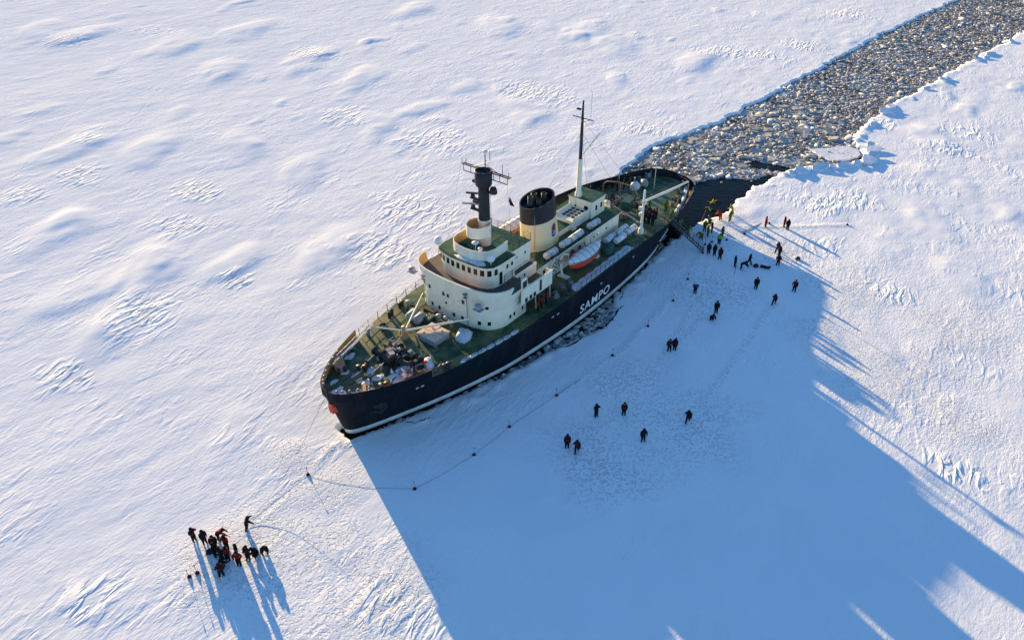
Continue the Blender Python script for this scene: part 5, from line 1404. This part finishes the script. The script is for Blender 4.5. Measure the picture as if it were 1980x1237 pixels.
# ------------------------------------------------------------------ marker stakes, ropes and bags on the ice
cloth('stake_base', (0.10, 0.012, 0.014))
def make_stake():
    root = empty('marker_stake', (0, 0, 0))
    MB().lathe([(.21, 0), (.20, .10), (.12, .22), (.05, .30)], (0, 0, 0), 12).build('base', SUIT['stake_base'], root)
    MB().tube([(0, 0, .3), (.02, .0, 1.0)], .018, 6).build('pole', SUIT['orange_suit'], root)
    MB().lathe([(.03, 0), (.07, .06), (.03, .14)], (.02, 0, .95), 8).build('pole_tip', SUIT['dark_red_panel'], root)
    return root
STAKES = [(-21.4, 57.4, 'first marker stake of the rope line, red in the sun near the bow'), (-10, 55.4, 'marker stake of the rope line, first one inside the shade'), (-4.1, 60.3, 'marker stake of the rope line, second inside the shade'),
          (-.3, 64.7, 'marker stake of the rope line, third inside the shade'), (5.3, 70.1, 'marker stake of the rope line, last before the person with raised hands'), (12.7, 77.8, 'marker stake left of the close pair of people'),
          (18.1, 84.2, 'marker stake right of the ice crack'), (22.5, 90.3, 'marker stake left of the person in blue jacket'), (25.6, 96, 'marker stake behind the person in blue jacket'),
          (37.2, 109.6, 'marker stake beside the two bright suits at the water'), (33.9, 107.6, 'marker stake right of the hi-vis vest'), (54.7, 112.6, 'marker stake alone in the sunlit snow far right'),
          (31.4, 107.0, 'marker stake in front of the gangway foot, right one'), (30.2, 106.2, 'marker stake in front of the gangway foot, left one'), (29.3, 103.5, 'marker stake left of the three people in a row'),
          (42.1, 113.1, 'marker stake right beside the red jacket in the sun'), (-29.5, 44.7, 'left one of two red marker stakes below the left group'), (-28.9, 45.1, 'right one of two red marker stakes below the left group')]
stk = make_stake()
for i, (x, y, lab) in enumerate(STAKES):
    o = stk if i == 0 else copy_tree(stk)
    o.location = (x, y, zice(x, y) - .03); o.rotation_euler = (pr.uniform(-.06, .06), pr.uniform(-.06, .06), pr.uniform(0, 6))
    tag(o, lab, 'marker stake', 'marker stakes on the ice')
def ground_rope(pts, label, r_=.035, m='ropedark', lift=.03):
    path = []
    for a, b_ in zip(pts[:-1], pts[1:]):
        n = max(2, int(math.dist(a, b_) / .7))
        for k in range(n):
            t = k / n; x, y = a[0] + (b_[0] - a[0]) * t, a[1] + (b_[1] - a[1]) * t
            path.append((x, y, zice(x, y) + lift + (a[2] * (1 - t) + b_[2] * t if len(a) > 2 else 0)))
    return tag(MB().tube(path, r_, 5).build('rope', M[m]), label, 'rope')
ground_rope([(-21.2, 57.2), (-19.9, 56.7), (-17.7, 56.1), (-14.4, 55.5), (-10, 55.4), (-6.9, 57.7), (-4.1, 60.3), (-2.3, 62.3), (-.3, 64.7), (2.6, 67.5), (5.3, 70.1), (9, 73.8)], 'thin dark rope running along the line of marker stakes', .011)
ground_rope([(35.2, 116.4), (36.6, 112.6), (37.2, 109.8)], 'thin rope from the water edge to a marker stake', .011)
ground_rope([(-21.6, 57.3), (-23.5, 54.6), (-26, 50.9)], 'rope on the snow from the first stake to the left group', .011)
# bow line from the stem down to the group on the ice
a, e = W(-1.7, .2, 6.6), Vector((-25.9, 50.8, zice(-25.9, 50.8) + .1))
tag(MB().tube([a.lerp(e, t) - Vector((0, 0, 1.6 * math.sin(math.pi * t) * (.6 + .4 * t))) for t in np.linspace(0, 1, 16)], .016, 5).build('mooring_line', M['ropedark']), 'long thin line from the bow down to the group on the ice', 'rope')
def put(o, x, y, rz, label, cat, sink=.02):
    o.location = (x, y, zice(x, y) - sink); o.rotation_euler = (0, 0, rz); return tag(o, label, cat)
M['bagdark'] = mat('dark_nylon', (0.012, 0.012, 0.02), (0.03, 0.03, 0.035), 3.0, .7)
M['baggreen'] = mat('green_nylon', (0.02, 0.06, 0.04), (0.03, 0.03, 0.02), 3.0, .7)
put(bundle('duffel_bag', .7, .5, .45, 31, 'bagdark'), -28.5, 47.4, .5, 'dark bag on the snow left of the huddle', 'bag')
put(bundle('duffel_bag', .75, .6, .5, 33, 'bagdark'), 36.4, 99.5, .3, 'dark squarish bag on the snow near the walking person', 'bag')
put(bundle('duffel_bag', .75, .5, .45, 35, 'baggreen'), 43.3, 101.7, .3, 'green and dark bag lying alone in the sunlit snow', 'bag')
sl = empty('pulk_sled', (0, 0, 0))
vs = []; fs = []
for i, t in enumerate(np.linspace(-1, 1, 9)):
    for u, zz in ((-1, .32), (-.8, .05), (.8, .05), (1, .32)): vs.append((t * .75, u * .26 * (1 - .55 * max(0, t) ** 3), zz + .22 * max(0, t) ** 3))
for i in range(8):
    for k in range(3): a = i * 4 + k; fs.append((a, a + 4, a + 5, a + 1))
MB().add(vs, fs, 0, True).build('sled_tub', M['bagdark'], sl)
bundle('sled_load', 1.1, .42, .3, 41, 'bagdark').parent = sl
for c_ in sl.children:
    if c_.name.startswith('sled_load'): c_.location = (0, 0, .08)
put(sl, 37.7, 99.1, -.5, 'long dark sled on the snow right of the squarish bag', 'sled')
o = MB().tube([(0, 0, 0), (.06, 0, 1.7)], .035, 6).build('upright_pole', M['ropedark']); put(o, 32.7, 97.4, 0, 'dark upright pole stuck in the snow by the stooping person', 'pole')
o = MB().tube([(0, 0, 0), (.8, .3, 1.9)], .035, 6).build('boat_hook', M['wood']); put(o, 31.2, 114.0, .4, 'slanting boat hook at the water edge behind the gangway', 'pole')
o = MB().box((0, 0, .04), (5.6, .22, .05)).build('wooden_plank', M['grey']); put(o, 39.2, 111.9, R(38), 'long grey plank lying on the snow across the shade border', 'plank', -.02)

# ------------------------------------------------------------------ cracks, floes and heaved slabs
def crack(pts, w0, name='ice_crack'):
    mb = MB(); P_ = catmull(pts, 8); vs = []; g_ = np.random.default_rng(len(pts) * 7)
    n = len(P_)
    for i, p in enumerate(P_):
        d = P_[min(i + 1, n - 1)] - P_[max(i - 1, 0)]; d = d / np.linalg.norm(d); w_ = w0 * g_.uniform(.45, 1.2) * min(1, 6 * i / n + .15, 6 * (n - 1 - i) / n + .15)
        jx, jy = g_.normal(0, .06, 2)
        for sg in (-1, 1): x, y = p[0] + jx - d[1] * w_ * sg / 2, p[1] + jy + d[0] * w_ * sg / 2; vs.append((x, y, zice(x, y) + .012))
    mb.add(vs, [(2 * i, 2 * i + 1, 2 * i + 3, 2 * i + 2) for i in range(n - 1)])
    o = mb.build(name, M['water']); return tag(o, kind='structure')
crack([(5.2, 79.0), (8.0, 80.3), (10.7, 83.7), (12.0, 83.9), (13.6, 86.0), (14.6, 88.1), (15.5, 89.2)], .28)
crack([(15.0, 90.3), (15.5, 91.4), (15.8, 92.7)], .15)
crack([(-12.2, 65.5), (-11.0, 65.3), (-9.6, 66.0), (-9.5, 66.5)], .14)
def slab(pts, th, top=0.0):
    """an ice slab from an outline: bevelled top, ragged sides"""
    g_ = np.random.default_rng(int(abs(pts[0][0] * 100)) + len(pts)); n = len(pts); cx = sum(p[0] for p in pts) / n; cy = sum(p[1] for p in pts) / n
    mb = MB(); vs = []
    for sc, z_ in ((.97, -th), (1.0, -.25 * th), (.985, -.06), (.95, 0)):
        for p in pts: vs.append((cx + (p[0] - cx) * sc * g_.uniform(.985, 1.015), cy + (p[1] - cy) * sc * g_.uniform(.985, 1.015), top + z_ + g_.uniform(-.02, .02)))
    fs = [(j * n + k, j * n + (k + 1) % n, (j + 1) * n + (k + 1) % n, (j + 1) * n + k) for j in range(3) for k in range(n)] + [tuple(range(3 * n, 4 * n))]
    return mb.add(vs, fs)
FL0 = [(58.4, 144.9), (62.4, 145.0), (67.1, 146.3), (68.2, 144.1), (67.6, 141.6), (65.6, 139.9), (63.4, 138.9), (60.9, 138.8), (59.6, 140.6)]
FL = []
gf = np.random.default_rng(3)
for (x0, y0), (x1, y1) in zip(FL0, FL0[1:] + FL0[:1]):
    for k in range(4): FL.append((x0 + (x1 - x0) * k / 4 + (gf.normal(0, .13) if k else 0), y0 + (y1 - y0) * k / 4 + (gf.normal(0, .13) if k else 0)))
M['floesnow'] = mat('floe_snow', (0.80, 0.84, 0.90), (0.68, 0.70, 0.74), .5, .9, bump=.05, bscale=1.5, spec=0)
o = slab([tuple(p) for p in FL], .5, .06).build('ice_floe', M['floesnow']); tag(o, 'large flat snow-covered floe at the right edge of the channel', 'ice floe')
g_ = random.Random(12)
nfl = 0
for i in range(400):
    t = g_.random() ** 1.3 * 60; wd = g_.uniform(-12, 13)
    x, y = 24 + t * .72 + wd * .7, 124 + t * .70 - wd * .72
    dd, hp, oo = in_water(np.array([[x, y]]))
    if dd[0] > -1.2 or hp[0] < 2 or oo[0] < .6 or seg_sdf([tuple(p) for p in FL], np.array([x]), np.array([y]))[0] < 1.5: continue
    r_ = g_.uniform(.7, 1.5); n = g_.choice([5, 6, 7]); a0 = g_.random() * 6; el = g_.uniform(.5, .9)
    pts = [(r_ * math.cos(a0 + 6.283 * k / n) * g_.uniform(.8, 1.15), r_ * el * math.sin(a0 + 6.283 * k / n) * g_.uniform(.8, 1.15)) for k in range(n)]
    o = slab(pts, .45, .1).build('ice_chunk', M['icechunk'] if 'icechunk' in M else M.setdefault('icechunk', mat('chunk_ice', (0.56, 0.54, 0.48), (0.36, 0.33, 0.29), 1.2, .8, bump=.08, bscale=2.0, spec=.05)))
    o.location = (x, y, -.12 + g_.uniform(0, .12)); o.rotation_euler = (g_.uniform(-.16, .16), g_.uniform(-.16, .16), g_.random() * 6)
    tag(o, 'blocky grey-white ice chunk floating in the broken channel behind the stern', 'ice chunk', 'loose ice chunks behind the stern'); nfl += 1
    if nfl >= 90: break
# upturned slabs along the right-hand lip of the channel
SL = [(51.5, 132.2, 1.0), (53.3, 133.2, 1.3), (55.0, 134.3, .8), (57.4, 134.6, 1.5), (60.3, 135.6, 1.1), (62.6, 136.0, 1.6), (65.0, 136.6, 1.0), (67.6, 138.0, 1.8), (69.2, 140.2, 1.3), (70.4, 142.9, 1.7), (71.2, 146.0, .9), (75.6, 156.6, .8), (81.5, 164.6, 1.5), (83.2, 165.2, 1.0), (84.1, 168.0, 1.3),
      (97.0, 180.0, .9), (104.0, 186.5, 1.3), (105.5, 187.0, .8), (121.0, 203.2, 1.4), (123.0, 203.6, 1.0), (126.0, 207.2, 1.6), (138.0, 219.5, 1.2)]
for i, (x, y, r_) in enumerate(SL):
    n = 7; pts = [(r_ * 1.3 * math.cos(6.283 * k / n + i) * g_.uniform(.7, 1.2), r_ * .8 * math.sin(6.283 * k / n + i) * g_.uniform(.7, 1.2)) for k in range(n)]
    o = slab(pts, .35, .18).build('ice_slab', M['floesnow']); o.location = (x, y, zice(x, y) + .15); o.rotation_euler = (g_.uniform(.05, .34), g_.uniform(-.2, .15), R(40) + g_.uniform(-.4, .4))
    tag(o, 'upturned snowy ice slab on the right-hand lip of the channel', 'ice slab', 'upturned slabs along the channel lip')
